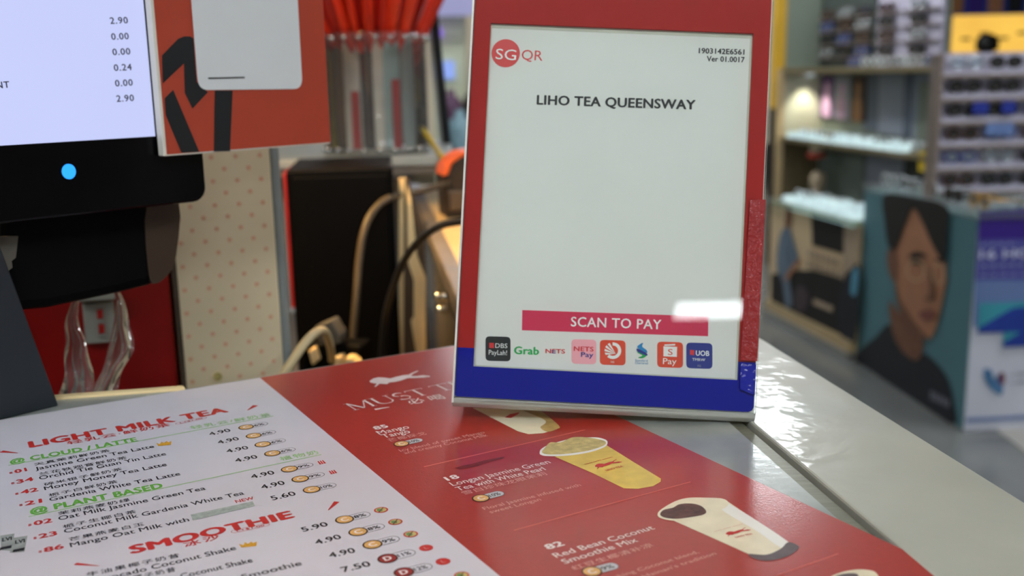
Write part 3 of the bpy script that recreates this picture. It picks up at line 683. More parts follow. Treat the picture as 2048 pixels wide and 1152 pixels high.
def icon(x0, y0, x1, y1, m, dy):
    q = [SB(x0, y0), SB(x1, y0 + dy), SB(x1, y1 + dy), SB(x0, y1)]
    pts = rquad([SF.loc(*p) for p in q], .17)
    return obj('app_icon', MB().flat(pts, -.0017), m, sign)
icon(219, 225, 375, 378, 'print_black', 4)
ssh('app_mark', 'logo_red', [SB(242, 266), SB(272, 267), SB(272, 299), SB(242, 298)])
stx('app_text', 'print_white', 'DBS', SB(280, 297), SB(355, 299), 9); stx('app_text', 'print_white', 'PayLah!', SB(239, 339), SB(352, 343), 9.5)
stx('app_text', 'print_grab_green', 'Grab', SB(396, 335), SB(552, 340), 15, bold=.035)
stx('app_text', 'logo_red', 'NETS', SB(592, 330), SB(714, 333), 8.5, bold=.03)
stroke(sign, SF, 'app_mark', 'print_blue', SB(630, 316), SB(655, 317), 1.6, -.0014); stroke(sign, SF, 'app_mark', 'print_blue', SB(630, 328), SB(655, 329), 1.6, -.0014)
icon(754, 243, 909, 396, 'print_pale_pink', 4)
stx('app_text', 'logo_red', 'NETS', SB(768, 316), SB(892, 320), 9, bold=.03); stx('app_text', 'print_blue', 'Pay', SB(813, 353), SB(890, 356), 9.5, bold=.02)
icon(931, 247, 1091, 402, 'print_orange', 5)
c2 = V(SF.loc(*SB(1012, 315))); rr = (V(SF.loc(*SB(1064, 317))) - c2).length
mb = MB(); n_ = 30
o_ = [(c2.x + rr * math.cos(math.radians(a)), c2.y + rr * math.sin(math.radians(a))) for a in [-130 + 225 * i / n_ for i in range(n_ + 1)]]
i_ = [(c2.x + rr * .62 * math.cos(math.radians(a)) , c2.y + rr * .62 * math.sin(math.radians(a))) for a in [-130 + 225 * i / n_ for i in range(n_ + 1)]]
for k in range(n_): mb.add([(*o_[k], -.0015), (*o_[k + 1], -.0015), (*i_[k + 1], -.0015), (*i_[k], -.0015)], [(0, 1, 2, 3)])
for j in range(4):
    a0 = math.radians(115 + j * 27); a1 = a0 + .3; tip = c2 + V((rr * .35, -rr * .35))
    mb.flat([(c2.x + rr * math.cos(a0), c2.y + rr * math.sin(a0)), (c2.x + rr * math.cos(a1), c2.y + rr * math.sin(a1)), tuple(tip)], -.0015)
obj('app_mark', mb, 'print_white', sign); stx('app_text', 'print_white', 'SG', SB(998, 391), SB(1020, 392), 4)
ssh('app_mark', 'print_teal', [SB(*p) for p in ((1164, 290), (1185, 272), (1200, 268), (1195, 290), (1222, 312), (1222, 330), (1180, 308))], sm=True)
ssh('app_mark', 'print_grab_green', [SB(*p) for p in ((1164, 325), (1185, 315), (1222, 335), (1218, 350), (1195, 362), (1170, 358), (1195, 345))], -.0015, True)
ssh('app_mark', 'print_blue', [SB(*p) for p in ((1166, 302), (1222, 332), (1220, 345), (1166, 320))], -.0014, True)
stx('app_text', 'print_teal', 'Standard', SB(1150, 382), SB(1228, 384), 4.5); stx('app_text', 'print_teal', 'Chartered', SB(1150, 398), SB(1230, 400), 4.5)
icon(1288, 258, 1449, 418, 'print_orange', 5)
ssh('app_mark', 'print_white', [SB(*p) for p in ((1327, 288), (1412, 291), (1410, 354), (1327, 350))]); stroke(sign, SF, 'app_mark', 'print_white', SB(1333, 281), SB(1400, 278), 3, -.0016)
stx('app_text', 'print_orange', 'S', SB(1354, 341), SB(1384, 342), 12, -.0015); stx('app_text', 'print_white', 'Pay', SB(1324, 398), SB(1408, 400), 12)
icon(1469, 264, 1632, 424, 'print_navy', 5)
ssh('app_mark', 'logo_red', [SB(*p) for p in ((1492, 310), (1520, 312), (1518, 344), (1492, 340))]); stx('app_text', 'print_white', 'UOB', SB(1528, 345), SB(1612, 348), 10, bold=.02); stx('app_text', 'print_white', 'TMRW', SB(1506, 378), SB(1586, 381), 5.5)
stx('app_text', 'print_grey', 'SG', SB(1538, 415), SB(1560, 416), 4)

# ------------------------------------------------------------------ till monitor with its stand
T1 = zoomer(0, 0, 2.9247); T2 = zoomer(0, 394, 2.9247)
TF = upright(at(404, 406, .60), .69, .72)
till = thing('till_monitor', 'black till touchscreen showing a pale price column, on a slanted grey stand', 'monitor', TF)
rx = TF.loc(410, 350)[0]; by = (TF.loc(393, 409)[1] + TF.loc(0, 442)[1]) / 2; sx1 = TF.loc(310, 270)[0]; sy0 = (TF.loc(311, 273)[1] + TF.loc(0, 290.6)[1]) / 2
obj('bezel', MB().prism(rrect(rx - .36, rx, by, by + .28, .008), -.022, 0), 'monitor_black', till, bevel=.0012)
obj('screen', MB().box(sx1 - .29, sx1, sy0, by + .262, 0, .0003), 'screen_glow', till)
for t_, b_, e_ in (('2.90', (643, 140), (748, 136)), ('0.00', (650, 233), (753, 229)), ('0.00', (657, 323), (762, 318)), ('0.24', (665, 415), (770, 410)), ('0.00', (672, 506), (776, 500)), ('2.90', (680, 596), (783, 590)), ('NT', (-22, 518), (56, 512))):
    text(till, TF, 'screen_digits', 'screen_ink', t_, T1(*b_), T1(*e_), 13, .0005, .025, 1.1)
l = TF.loc(137, 343); lr = abs(TF.loc(152, 343)[0] - l[0])
obj('power_light', MB().prism(ell(l[0], l[1], lr * .9, lr), 0, .0008), 'led_blue', till)
hp = [(-30, 380), (308, 372), (303, 500), (290, 540), (262, 560), (200, 575), (60, 604), (-30, 612)]
obj('rear_housing', MB().prism([TF.loc(*p, -.05) for p in hp], -.11, -.022), 'monitor_body', till, bevel=.006)
obj('housing_lit_side', MB().prism(smooth([TF.loc(*p, -.05) for p in ((248, 400), (310, 395), (306, 500), (290, 538), (262, 556), (250, 520))], 3), -.1, -.0215), 'terminal_brown', till)  # brown piece paints the light falling on the housing's right side
obj('grey_patch', MB().prism([TF.loc(*T2(*p)) for p in ((20, 258), (200, 250), (185, 380), (160, 400), (165, 440), (125, 470), (122, 525), (95, 510))], -.024, -.0205), 'patch_grey', till)  # ragged grey-brown patch low on the housing
sp0 = g(118, 812)
KF = upright(sp0, .69, .72); loc_in = TF.mat().inverted() @ KF.mat()
def in_till(p): return tuple(loc_in @ V(p))
pg = [KF.loc(*p) for p in ((118, 812), (0, 490), (-40, 380), (-330, 300), (-330, 930))]; pg = [(a, max(b, 0.0)) for a, b in pg]
mb = MB().prism(pg, -.012, 0); mb.v = [in_till(v) for v in mb.v]
obj('stand_plate', mb, 'stand_navy', till, bevel=.001)
mb = MB().box(-.2, -.002, 0, .006, -.06, -.0125); mb.v = [in_till(v) for v in mb.v]
obj('stand_foot', mb, 'stand_navy', till)

# ------------------------------------------------------------------ orange payment card on the monitor's side
CF = TF.shift(0, 0, .009)
q0, q1 = CF.loc(331.6, 311), CF.loc(661.5, 289)
card = thing('payment_card', 'orange acrylic payment card with a black line emblem, fixed beside the till screen', 'card', CF)
cb = (q0[1] + q1[1]) / 2
obj('plate', MB().box(q0[0] - .001, q1[0], cb, cb + .17, -.0065, -.0002), 'card_edge', card, bevel=.0005)
obj('orange_print', MB().box(q0[0] + .0008, q1[0], cb + .001, cb + .17, -.0002, 0), 'card_orange', card)
for px in (((946, 325), (1040, 228), (1075, 213), (1112, 213), (1130, 225), (1150, 480), (1215, 540), (1125, 636), (1080, 545), (1075, 372), (952, 488)),
           ((962, 575), (1012, 525), (1165, 888), (1060, 893), (968, 672)), ((1255, 530), (1360, 530), (1345, 883), (1250, 886))):
    shape(card, CF, 'black_emblem', 'card_ink', [T1(*p) for p in px], .0002)
pq = [CF.loc(*T1(*p)) for p in ((1158, 527), (1768, 520), (1725, -260), (1095, -260))]
obj('white_panel', MB().flat(rquad([pq[0], pq[1], pq[2], pq[3]], .09, 6), .0004), 'card_panel', card)
stroke(card, CF, 'caption_line', 'card_ink', T1(1215, 458), T1(1428, 453), 3.0, .0006)

# ------------------------------------------------------------------ staff side behind the counter
def base_of(fr, z): return fr.shift(0, z - fr.O.z, 0)
DF = base_of(upright(at(369, 785, .76), .93, .36), Z_WORK)
dot = thing('dotted_cabinet', 'cream cabinet panel with a pattern of small pale red motifs beside the black tower', 'cabinet', DF)
dx1 = DF.loc(583, 668)[0]; dxt = DF.loc(563, 668)[0]; dh = DF.loc(450, 270)[1]
obj('front_panel', MB().box(.002, dxt, 0, dh, -.012, 0), 'dotted_cream', dot, bevel=.001)
obj('body', MB().box(.001, dx1 - .001, 0, dh, -.18, -.012), 'dotted_cream', dot)
obj('edge_trim', MB().box(dxt, dx1, 0, dh, -.012, -.002), 'grey_trim', dot, bevel=.003)
obj('seam', MB().box(-.001, .002, 0, dh, -.014, -.001), 'dark_seam', dot)
p0 = V(DF.loc(*T2(1045, 132))); p1 = V(DF.loc(*T2(1190, 124))); p2 = V(DF.loc(*T2(1062, 271)))
ha = (p1 - p0).length; va = abs(p2.y - p0.y); mb = MB(); mr = ha * .115
for j in range(-14, 22):
    for i in range(-2, 8):
        x = p0.x + (i + (.5 if j % 2 else 0)) * ha; y = p0.y - j * va / 2
        if x < .004 or x > dxt - .002 or y < .01 or y > dh - .005: continue
        for k in range(5):
            a = 2 * math.pi * k / 5 + j; mb.flat(ell(x + mr * .55 * math.cos(a), y + mr * .55 * math.sin(a), mr * .42, mr * .42, 6), .0003)
obj('motif_print', mb, 'dot_red', dot)
kp = DF.loc(435, 752); obj('screw_cap', MB().cyl((kp[0], kp[1]), .0032, 0, .002, 14), 'cup_foam', dot)

RF = DF.shift(0, 0, -.045)
red = thing('red_cabinet', 'glossy red cabinet behind the till with a socket on its face', 'cabinet', RF)
rh = RF.loc(320, 505)[1]; rlip = RF.loc(320, 496)[1]
obj('body', MB().box(-.27, -.002, 0, rh, -.13, 0), 'red_laminate', red, bevel=.001)
obj('top_lip', MB().box(-.27, -.002, rh, rlip, -.13, .002), 'red_lip', red, bevel=.001)
so = thing('wall_socket', 'grey power socket with two red rocker switches on the red cabinet', 'socket', RF.shift(*RF.loc(198, 640), 0))
def sl(x, y): a = RF.loc(x, y); b = RF.loc(198, 640); return (a[0] - b[0], a[1] - b[1])
obj('face_plate', MB().prism([sl(*p) for p in ((164, 606), (228, 600), (233, 680), (172, 685))], 0, .006), 'socket_white', so, bevel=.001)
obj('hood', MB().prism([sl(*p) for p in ((152, 576), (230, 570), (230, 592), (154, 597))], 0, .014), 'socket_white', so, bevel=.001)
obj('hood_shadow', MB().prism([sl(*p) for p in ((160, 597), (228, 592), (228, 600), (164, 606))], 0, .004), 'socket_shadow', so)  # darker strip paints the shade under the hood
for (x, y) in ((200, 626), (203, 655)):
    obj('rocker', MB().prism([sl(*p) for p in ((x - 6, y - 10), (x + 5, y - 11), (x + 6, y + 6), (x - 5, y + 7))], .006, .009), 'rocker_red', so)
    obj('rocker_tip', MB().prism([sl(*p) for p in ((x - 6, y + 9), (x + 7, y + 8), (x + 7, y + 12), (x - 6, y + 13))], .006, .0085), 'socket_white', so)
jar = thing('small_jar', 'cream jar with a dark lid on the red cabinet', 'jar', RF.shift(RF.loc(314, 455)[0], rlip, -.04))
obj('body', MB().lathe([(.0001, 0), (.015, 0), (.0175, .006), (.018, .02), (.014, .026), (.0001, .026)], 24), 'jar_cream', jar, smooth=True)
obj('lid', MB().lathe([(.0001, .026), (.0145, .026), (.0145, .034), (.0001, .034)], 24), 'jar_lid', jar)
# crumpled clear bag hanging from the socket down to the counter lip
mb = MB()
def film(path, dep, wob):
    path = smooth([(p[0], p[1], p[2]) for p in path], 6, False); rows_ = []
    for i, (x, y, wd) in enumerate(path):
        row = []
        for k in range(9):
            t = k / 8; d = dep + .007 * math.sin(t * 6 + wob) + .003 * math.sin(i * .5 + k * .6)
            row.append(tuple(at(x + wd * (t - .5) + 2 * math.sin(i * .7), y, d)))
        rows_.append(row)
    vs = [p for r in rows_ for p in r]; mb.add(vs, [(i * 9 + k, i * 9 + k + 1, (i + 1) * 9 + k + 1, (i + 1) * 9 + k) for i in range(len(rows_) - 1) for k in range(8)])
film([(150, 590, 12), (146, 640, 26), (150, 690, 42), (158, 740, 56), (150, 792, 66)], .655, 0)
film([(234, 585, 12), (246, 640, 26), (248, 700, 36), (224, 750, 34), (206, 792, 52)], .655, 2)
film([(236, 600, 10), (226, 690, 14), (208, 745, 16), (194, 792, 24)], .648, 3)
bag = obj('plastic_bag', mb, 'plastic_film', smooth=True); tag(bag, 'crumpled clear plastic bag hanging in front of the socket', 'bag')

BF = base_of(upright(at(594, 700, 1.14), 1, .12), Z_WORK)
tw = thing('black_tower', 'matt black computer tower standing behind the menu sheet', 'computer', BF)
tx1 = BF.loc(797, 600)[0]; th = BF.loc(690, 337)[1]
obj('case', MB().box(0, tx1, 0, th, -.16, 0), 'black_plastic', tw, bevel=.003)
obj('front_panel', MB().box(.006, tx1 - .006, .01, th - .008, 0, .002), 'black_plastic', tw, bevel=.002)
obj('red_edge', MB().box(-.003, -.0002, th * .45, th - .004, -.1, -.002), 'strip_red', tw)

QF = base_of(upright(at(798, 600, 1.165), 1, .02), Z_WORK)
tb = thing('torn_board', 'torn cream board on a brown panel between the black tower and the counter side', 'board', QF)
qx = QF.loc(853, 600)[0]; qh = QF.loc(815, 356)[1]
obj('panel', MB().prism([(0, 0), (qx, 0), (qx, QF.loc(852, 480)[1]), (QF.loc(832, 420)[0], QF.loc(832, 420)[1]), (QF.loc(815, 356)[0], qh), (0, qh)], -.012, 0), 'steel_brown', tb)
for px in (((798, 356), (811, 356), (808, 400), (807, 800), (798, 800)), ((814, 366), (822, 395), (830, 470), (834, 510), (852, 556), (852, 800), (838, 800), (832, 700), (824, 655), (822, 640), (828, 632), (828, 560), (815, 520))):
    obj('cream_piece', MB().prism([(a, max(b, 0)) for a, b in (QF.loc(*p) for p in px)], .0003, .003), 'cream_strip', tb, bevel=.0005)
GF = upright(at(570, 320, 1.34), 1, .06)
rack = thing('rear_shelf', 'pale grey shelf behind the black tower carrying a clear canister', 'shelf', GF)
gw = GF.loc(905, 320)[0]; gt = .012
obj('shelf_board', MB().box(-.06, gw, -gt, 0, -.34, 0), 'shelf_grey', rack, bevel=.002)
obj('shelf_edge', MB().box(-.06, gw, -gt - .01, -gt, -.34, -.006), 'rail_steel', rack)
for a in (-.05, .08):
    for c in (-.02, -.32): obj('leg', MB().box(a - .006, a + .006, Z_WORK - GF.O.z, -gt - .01, c - .006, c + .006), 'rail_steel', rack)
pc = at(757, 297, 1.46); CNF = upright(V((pc.x, pc.y, GF.O.z)), 1, 0)
can = thing('clear_canister', 'clear ribbed plastic canister holding packs, straws and red bags', 'canister', CNF)
cr = .074; ch = .162
prof = [(cr * .96, 0), (cr, .004), (cr, .012), (cr * .97, .016), (cr * .97, ch - .016), (cr, ch - .012), (cr, ch - .003), (cr * .97, ch)]
obj('wall', MB().lathe(prof, 40), 'canister_clear', can, smooth=True)
obj('floor_disc', MB().lathe([(.0001, .003), (cr * .95, .003), (cr * .95, .006), (.0001, .006)], 30), 'cup_grey', can)
for k in range(22):
    a = 2 * math.pi * k / 22
    for hh_ in (.006, ch - .007): obj('rim_glint', MB().lathe([(.0001, -.004), (.003, -.003), (.0042, 0), (.003, .003), (.0001, .004)], 8, 1, (cr * math.cos(a), hh_, cr * math.sin(a))), 'chrome', can, smooth=True)  # chrome beads added in place of the highlights along both rims
for (x, z, wd, h0, m) in ((-.058, .01, .012, .15, 'strip_yellow'), (-.045, .03, .016, .155, 'steel_brown'), (-.026, .04, .022, .16, 'cup_grey'), (-.022, .052, .011, .085, 'strip_red'), (-.004, .045, .012, .16, 'pack_dark'), (.01, .05, .014, .15, 'cup_grey'), (.028, .045, .022, .15, 'pack_teal'), (.034, .055, .011, .1, 'strip_red'), (.048, .03, .016, .16, 'shelf_grey'), (.06, .014, .012, .06, 'terminal_brown'), (0, -.02, .06, .15, 'steel_brown')):
    mb = MB().prism(rrect(x - wd / 2, x + wd / 2, .007, h0, wd * .2, 3), z - wd * .35, z + wd * .2)
    obj('straw_pack', mb, m, can, bevel=.001)
# gathered red bags swelling out of the top, each a folded tongue of film
for k in range(15):
    a = math.pi * (1.0 + 1.0 * (k + .5) / 15) if k < 11 else math.pi * (k - 11) / 4
    dx, dz = math.cos(a), -math.sin(a)
    if k < 11: dz = abs(dz)
    else: dz = -abs(dz)
    path = [(dx * .05, .135, dz * .045), (dx * .062, .15, dz * .055), (dx * .072, ch + .012, dz * .066), (dx * .1, ch + .07, dz * .08), (dx * .128, ch + .13, dz * .09), (dx * .13, ch + .17, dz * .08)]
    path = smooth(path, 4, False); mb = MB(); t_dir = V((-dz, 0, dx)); n_dir = V((dx, 0, dz)); rows_ = []
    for i, p in enumerate(path):
        f = i / (len(path) - 1); wd = .022 + .05 * f; row = []
        for j in range(9):
            t = j / 8 - .5; fold = .012 * (.4 + f) * math.cos(t * 2 * math.pi * 2 + k)
            row.append(tuple(V(p) + t_dir * (t * wd) + n_dir * fold))
        rows_.append(row)
    mb.add([p for r in rows_ for p in r], [(i * 9 + j, i * 9 + j + 1, (i + 1) * 9 + j + 1, (i + 1) * 9 + j) for i in range(len(rows_) - 1) for j in range(8)])
    o = obj('red_bag', mb, 'bag_red' if k % 3 else 'bag_dark_red', can, smooth=True)
    md = o.modifiers.new('thickness', 'SOLIDIFY'); md.thickness = .001

pb, pt = at(886, 304, 1.6), at(850, -60, 1.6)
pf = upright(V((pb.x, pb.y, GF.O.z)), 1, .06); post = thing('display_board', 'slim black framed display board seen edge-on behind the canister', 'board', pf)
tl = pf.loc(850, -60); w_ = .013
obj('frame_edge', MB().prism([(0, 0), (w_, 0), (tl[0] + w_, tl[1]), (tl[0], tl[1])], -.03, 0), 'black_metal', post)
obj('face_edge', MB().prism([(-.005, 0), (-.0005, 0), (tl[0] - .0005, tl[1]), (tl[0] - .005, tl[1])], -.03, -.002), 'shelf_grey', post)
mb = MB(); rib = smooth([V(p) for p in (at(842, 255, 1.44), at(858, 275, 1.42), at(874, 300, 1.38), at(888, 318, 1.33))], 4, False)
o = obj('yellow_ribbon', MB().tube(rib, .004, 8), 'strip_yellow', smooth=True); tag(o, 'short yellow ribbon hanging over the grey shelf edge', 'ribbon')

TFm = base_of(upright(at(889, 420, 1.24), 1, .25), .0008)
term = thing('card_terminal', 'dark brown terminal with a bright orange rounded rim on the rear counter top', 'terminal', TFm)
tp = [(893, 430), (887, 350), (900, 325), (922, 312), (985, 306), (985, 430)]
tpl = [TFm.loc(*p) for p in tp]; tpl = [(a, max(b, 0)) for a, b in tpl]; tpl[0] = (tpl[0][0], 0); tpl[-1] = (tpl[-1][0], 0)
obj('body', MB().prism(tpl, -.05, 0), 'terminal_brown', term, bevel=.003)
obj('orange_rim', MB().prism([TFm.loc(*p) for p in ((884, 352), (889, 330), (902, 316), (922, 303), (985, 297), (985, 306), (922, 313), (903, 327), (894, 350))], -.045, .004), 'orange_rim', term, bevel=.001)
obj('lower_front', MB().prism([TFm.loc(*p) for p in ((893, 380), (985, 384), (985, 420), (896, 420))], 0, .006), 'steel_brown', term, bevel=.002)

def cable(name, m, pts, r, label):
    p = smooth([at(*q) for q in pts], 6, False)
    return tag(obj(name, MB().tube(p, r, 10), m, smooth=True), label, 'cable')
cable('power_cable', 'cable_taupe', [(900, 366, 1.235), (850, 380, 1.2), (790, 392, 1.13), (755, 412, 1.1), (730, 455, 1.08), (718, 520, 1.07), (712, 600, 1.06), (705, 690, 1.06), (700, 780, 1.06)], .0038, 'taupe power cable arching from the brown terminal down past the black tower')
cable('power_cable', 'cable_black', [(960, 437, .86), (920, 443, .88), (880, 452, .9), (845, 475, .92), (812, 515, .95), (788, 570, .98), (770, 640, 1.02), (762, 740, 1.04), (760, 800, 1.05)], .0034, 'black power cable curving down from behind the payment sign')
cable('power_cable', 'cable_cream', [(560, 762, .70), (585, 722, .705), (612, 684, .72), (634, 664, .75), (650, 664, .8), (660, 690, .86), (664, 720, .9)], .0034, 'thick cream power cable bending over beside the dotted cabinet')
pl = thing('fill_pendant', 'added warm fill lamp with a dark cone shade, out of view over the staff side', 'lamp', upright((-.3, 1.0, .5), 1, 0))  # unseen lamp added to brighten the cream boards on the staff side
mat('bulb_warm', (255, 204, 128), emit=1250.0, var=0)
obj('shade', MB().lathe([(.012, .1), (.036, .1), (.064, -.075), (.062, -.075), (.034, .097), (.012, .097)], 28), 'black_metal', pl, smooth=True)  # cone kept narrow so the added light misses the menu
obj('bulb', MB().lathe([(.0001, -.03), (.02, -.022), (.028, 0), (.02, .022), (.012, .05), (.0001, .052)], 18, 1, (0, .025, 0)), 'bulb_warm', pl, smooth=True)
obj('cord', MB().tube([(0, .1, 0), (0, .5, 0), (0, Z_CEIL - .5, 0)], .003, 8), 'cable_black', pl)
ef = base_of(upright(at(662, 700, .97), 1, -.2), Z_WORK)
ext = thing('power_strip', 'dark upright power strip with a grey adapter and cream plugs behind the menu', 'power strip', ef)
eh = ef.loc(662, 690)[1]
obj('body', MB().box(-.03, .03, 0, eh, -.03, .0), 'black_plastic', ext, bevel=.003)
ap = [ef.loc(*p) for p in ((632, 652), (668, 636), (687, 668), (684, 684), (652, 686), (640, 672))]
obj('adapter', MB().prism(ap, -.012, .008), 'plug_grey', ext, bevel=.002)
for q in (((626, 694), (636, 690), (644, 716), (634, 724)), ((678, 706), (692, 704), (694, 728), (678, 732)), ((698, 708), (712, 706), (728, 720), (700, 726))):
    obj('plug', MB().prism([ef.loc(*p) for p in q], 0, .014), 'plug_cream', ext, bevel=.002)

# ------------------------------------------------------------------ eyewear shop across the walkway
mat('ad_teal', (82, 128, 138), 0.45, var=0.04, scale=4)
mat('ad_black', (22, 20, 20), 0.5, var=0.1, scale=6)
mat('ad_skin', (176, 124, 92), 0.5, var=0.1, scale=9)
mat('ad_skin_shade', (124, 84, 62), 0.5, var=0.1, scale=9)
mat('ad_shirt', (28, 32, 40), 0.5, var=0.12, scale=8)
mat('ad_lip', (130, 76, 66), 0.5, var=0.08)
mat('ad_white', (214, 218, 232), 0.4, var=0.02, scale=4)
mat('ad_purple', (62, 40, 138), 0.4, var=0.06, scale=3)
mat('ad_violet', (82, 84, 160), 0.4, var=0.06, scale=3)
mat('ad_mist', (110, 134, 186), 0.4, var=0.08, scale=3)
mat('ad_turquoise', (66, 158, 176), 0.4, var=0.12, scale=5)
mat('ad_deep_blue', (40, 66, 160), 0.4, var=0.1, scale=5)
mat('ad_pale_text', (206, 208, 236), 0.4, var=0.02)
mat('ad_logo_blue', (80, 128, 176), 0.4, var=0.25, scale=14)
mat('ad_logo_plum', (118, 66, 92), 0.4, var=0.2, scale=14)
mat('ad_grey_text', (132, 134, 150), 0.4, var=0.05)
mat('ad_cream', (222, 196, 156), 0.45, var=0.04, scale=4)
mat('ad_denim', (106, 124, 142), 0.5, var=0.15, scale=10)
mat('ad_tan_text', (178, 158, 134), 0.5, var=0.1, scale=12)
mat('ad_plum', (70, 58, 64), 0.5, var=0.15, scale=10)
mat('ad_sky', (92, 156, 184), 0.5, var=0.08)
mat('plinth_wood', (196, 172, 130), 0.45, var=0.06, scale=6)
mat('plinth_steel', (164, 164, 160), 0.3, metal=0.4, var=0.06)
clear_mat('glass_top', (222, 240, 236), 0.03, haze=.1)
clear_mat('lens_clear', (236, 246, 250), 0.02, haze=.12, ior=1.6)
clear_mat('lens_dark', (70, 70, 84), 0.02, haze=.04, ior=1.6)
mat('rim_black', (24, 22, 24), 0.25, var=0.05)
mat('rim_white', (232, 240, 242), 0.2, var=0.03, coat=.5)
mat('rim_brown', (92, 58, 38), 0.25, var=0.2, scale=60)
mat('rim_blue', (40, 60, 150), 0.25, var=0.05)
mat('rim_silver', (200, 206, 210), 0.15, metal=0.9, var=0.03)
mat('rim_gold', (226, 168, 70), 0.2, metal=0.6, var=0.05)
mat('led_white', (226, 246, 255), emit=2.2, var=0)
mat('block_glow', (206, 236, 244), emit=0.95, var=0.25, scale=24, rough=.1)
mat('shelf_brown', (112, 100, 72), 0.45, var=0.08, scale=8)
mat('shelf_dark_back', (66, 74, 70), 0.6, var=0.25, scale=7)
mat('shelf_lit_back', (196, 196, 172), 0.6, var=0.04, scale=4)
mat('shelf_slate', (150, 158, 172), 0.5, var=0.04, scale=4)
mat('shelf_slate_dark', (104, 114, 128), 0.5, var=0.04, scale=4)
mat('shelf_sage', (128, 138, 124), 0.5, var=0.06, scale=4)
mat('shelf_frost', (128, 142, 134), 0.5, var=0.12, scale=3)
mat('post_yellow', (214, 168, 50), 0.45, var=0.06, scale=5)
mat('post_dark', (44, 38, 34), 0.5, var=0.1)
mat('tower_white', (186, 182, 200), 0.4, var=0.05, scale=5)
mat('tower_rib', (140, 126, 118), 0.45, var=0.06)
mat('tag_blue', (44, 58, 150), 0.4, var=0.1)
mat('tag_yellow', (222, 190, 50), 0.4, var=0.05)
mat('pic_plum', (92, 60, 110), 0.5, var=0.2, scale=8)
mat('pic_pink', (206, 166, 200), 0.5, var=0.1, scale=8)
mat('pic_amber', (170, 118, 74), 0.5, var=0.2, scale=8)
mat('pic_dark', (48, 38, 36), 0.5, var=0.15, scale=8)
mat('head_pale', (196, 178, 150), 0.55, var=0.06, scale=9)
mat('bulb_cream', (236, 228, 196), 0.4, var=0.03)
mat('band_red', (196, 70, 50), 0.45, var=0.06)
mat('sign_yellow', (255, 196, 84), emit=1.0, var=0.1, scale=2.0)
mat('hair_black', (16, 13, 12), 0.45, var=0.1)
mat('skin', (150, 104, 76), 0.5, var=0.05)
mat('clothes_dark', (40, 44, 60), 0.7, var=0.1)
mat('screen_blue', (150, 178, 255), emit=0.9, var=0.03, scale=3)
mat('neon_violet', (150, 110, 240), emit=0.9, var=0)
mat('column_cream', (210, 214, 182), 0.6, var=0.04, scale=3)
mat('lavender_panel', (176, 176, 226), emit=0.7, var=0.05, scale=2)
mat('mannequin_plum', (96, 64, 90), 0.6, var=0.15)
mat('mannequin_teal', (120, 150, 160), 0.6, var=0.15)

RIMS = {'black': ('rim_black', 'lens_dark'), 'white': ('rim_white', 'lens_clear'), 'brown': ('rim_brown', 'lens_dark'), 'blue': ('rim_blue', 'lens_clear'), 'silver': ('rim_silver', 'lens_clear'), 'gold': ('rim_gold', 'lens_clear')}
PROTO = {}
def eyeglasses(color):
    rim, lens = RIMS[color]
    t = thing('eyeglasses', 'x', 'eyeglasses', Frame((0, 0, 0), (1, 0, 0), (0, 1, 0)))
    for s in (-1, 1):
        obj('rim', MB().tube([(s * .034 + .028 * math.cos(a), .024 + .021 * math.sin(a), 0) for a in [2 * math.pi * i / 16 for i in range(16)]], .0032, 6, True), rim, t, smooth=True)
        obj('lens', MB().prism(ell(s * .034, .024, .027, .02, 16), -.0006, .0006), lens, t)
        obj('temple', MB().tube([(s * .062, .032, 0), (s * .067, .032, -.02), (s * .067, .031, -.09), (s * .066, .014, -.125)], .0026, 6), rim, t, smooth=True)
    obj('bridge', MB().tube([(-.008, .03, 0), (0, .034, .002), (.008, .03, 0)], .0026, 6), rim, t, smooth=True)
    return t
def put_glasses(color, place, fr, k=1.0):
    if color not in PROTO: o = PROTO[color] = eyeglasses(color); o['used'] = 0
    o = PROTO[color]
    if o['used']: o = copy_tree(o)
    else: o['used'] = 1
    o.matrix_world = fr.mat() @ Matrix.Scale(k, 4)
    tag(o, color + ' rimmed eyeglasses ' + place, 'eyeglasses', 'eyeglasses ' + place)

# low showcase with posters, seen at a slant
A0, B0 = g(1519, 622, Z_FLOOR), g(1711, 726, Z_FLOOR)
EF = Frame(A0, B0 - A0, (0, 0, 1))
ca0, ca1 = EF.loc(1536, 600)[0], EF.loc(1704, 700)[0]
ch0 = EF.loc(1620, 640)[1]; ch1 = (EF.loc(1545, 404)[1] + EF.loc(1700, 448)[1]) / 2
case = thing('showcase', 'low eyewear showcase fronted with advertising posters, beside the teal poster box', 'showcase', EF.shift(ca0, 0, 0))
CL = ca1 - ca0
obj('body', MB().box(0, CL, ch0, ch1, -.22, 0), 'ad_cream', case)
obj('plinth', MB().box(0, CL, EF.loc(1640, 672)[1], ch0, -.22, .012), 'plinth_wood', case)
obj('kick_strip', MB().box(0, CL, 0, EF.loc(1640, 672)[1], -.22, .02), 'plinth_steel', case)
obj('glass_ledge', MB().box(-.01, CL, ch1, ch1 + .02, -.22, .03), 'glass_top', case)
for i in range(18):
    a = .14 + (CL - .2) * i / 17; hgt = .02 + .035 * random.random() + .015 * (i > 6)
    obj('glint_block', MB().prism([(a - .026, ch1 + .02), (a + .026, ch1 + .02), (a + .034, ch1 + .02 + hgt), (a - .012, ch1 + .02 + hgt * .85)], -.05 - .02 * (i % 2), .0), 'block_glow', case, bevel=.003)  # glowing blocks added for the bright glints of the strongly lit glasses
EP = EF.shift(ca0, 0, 0); ZP = zoomer(1540, 390, 3.715)
def ep(nm, m, px, z, sm=False): shape(case, EP, nm, m, [ZP(*p) for p in px], z, sm)
ep('poster', 'ad_black', ((310, 128), (555, 200), (552, 440), (320, 372)), .004)
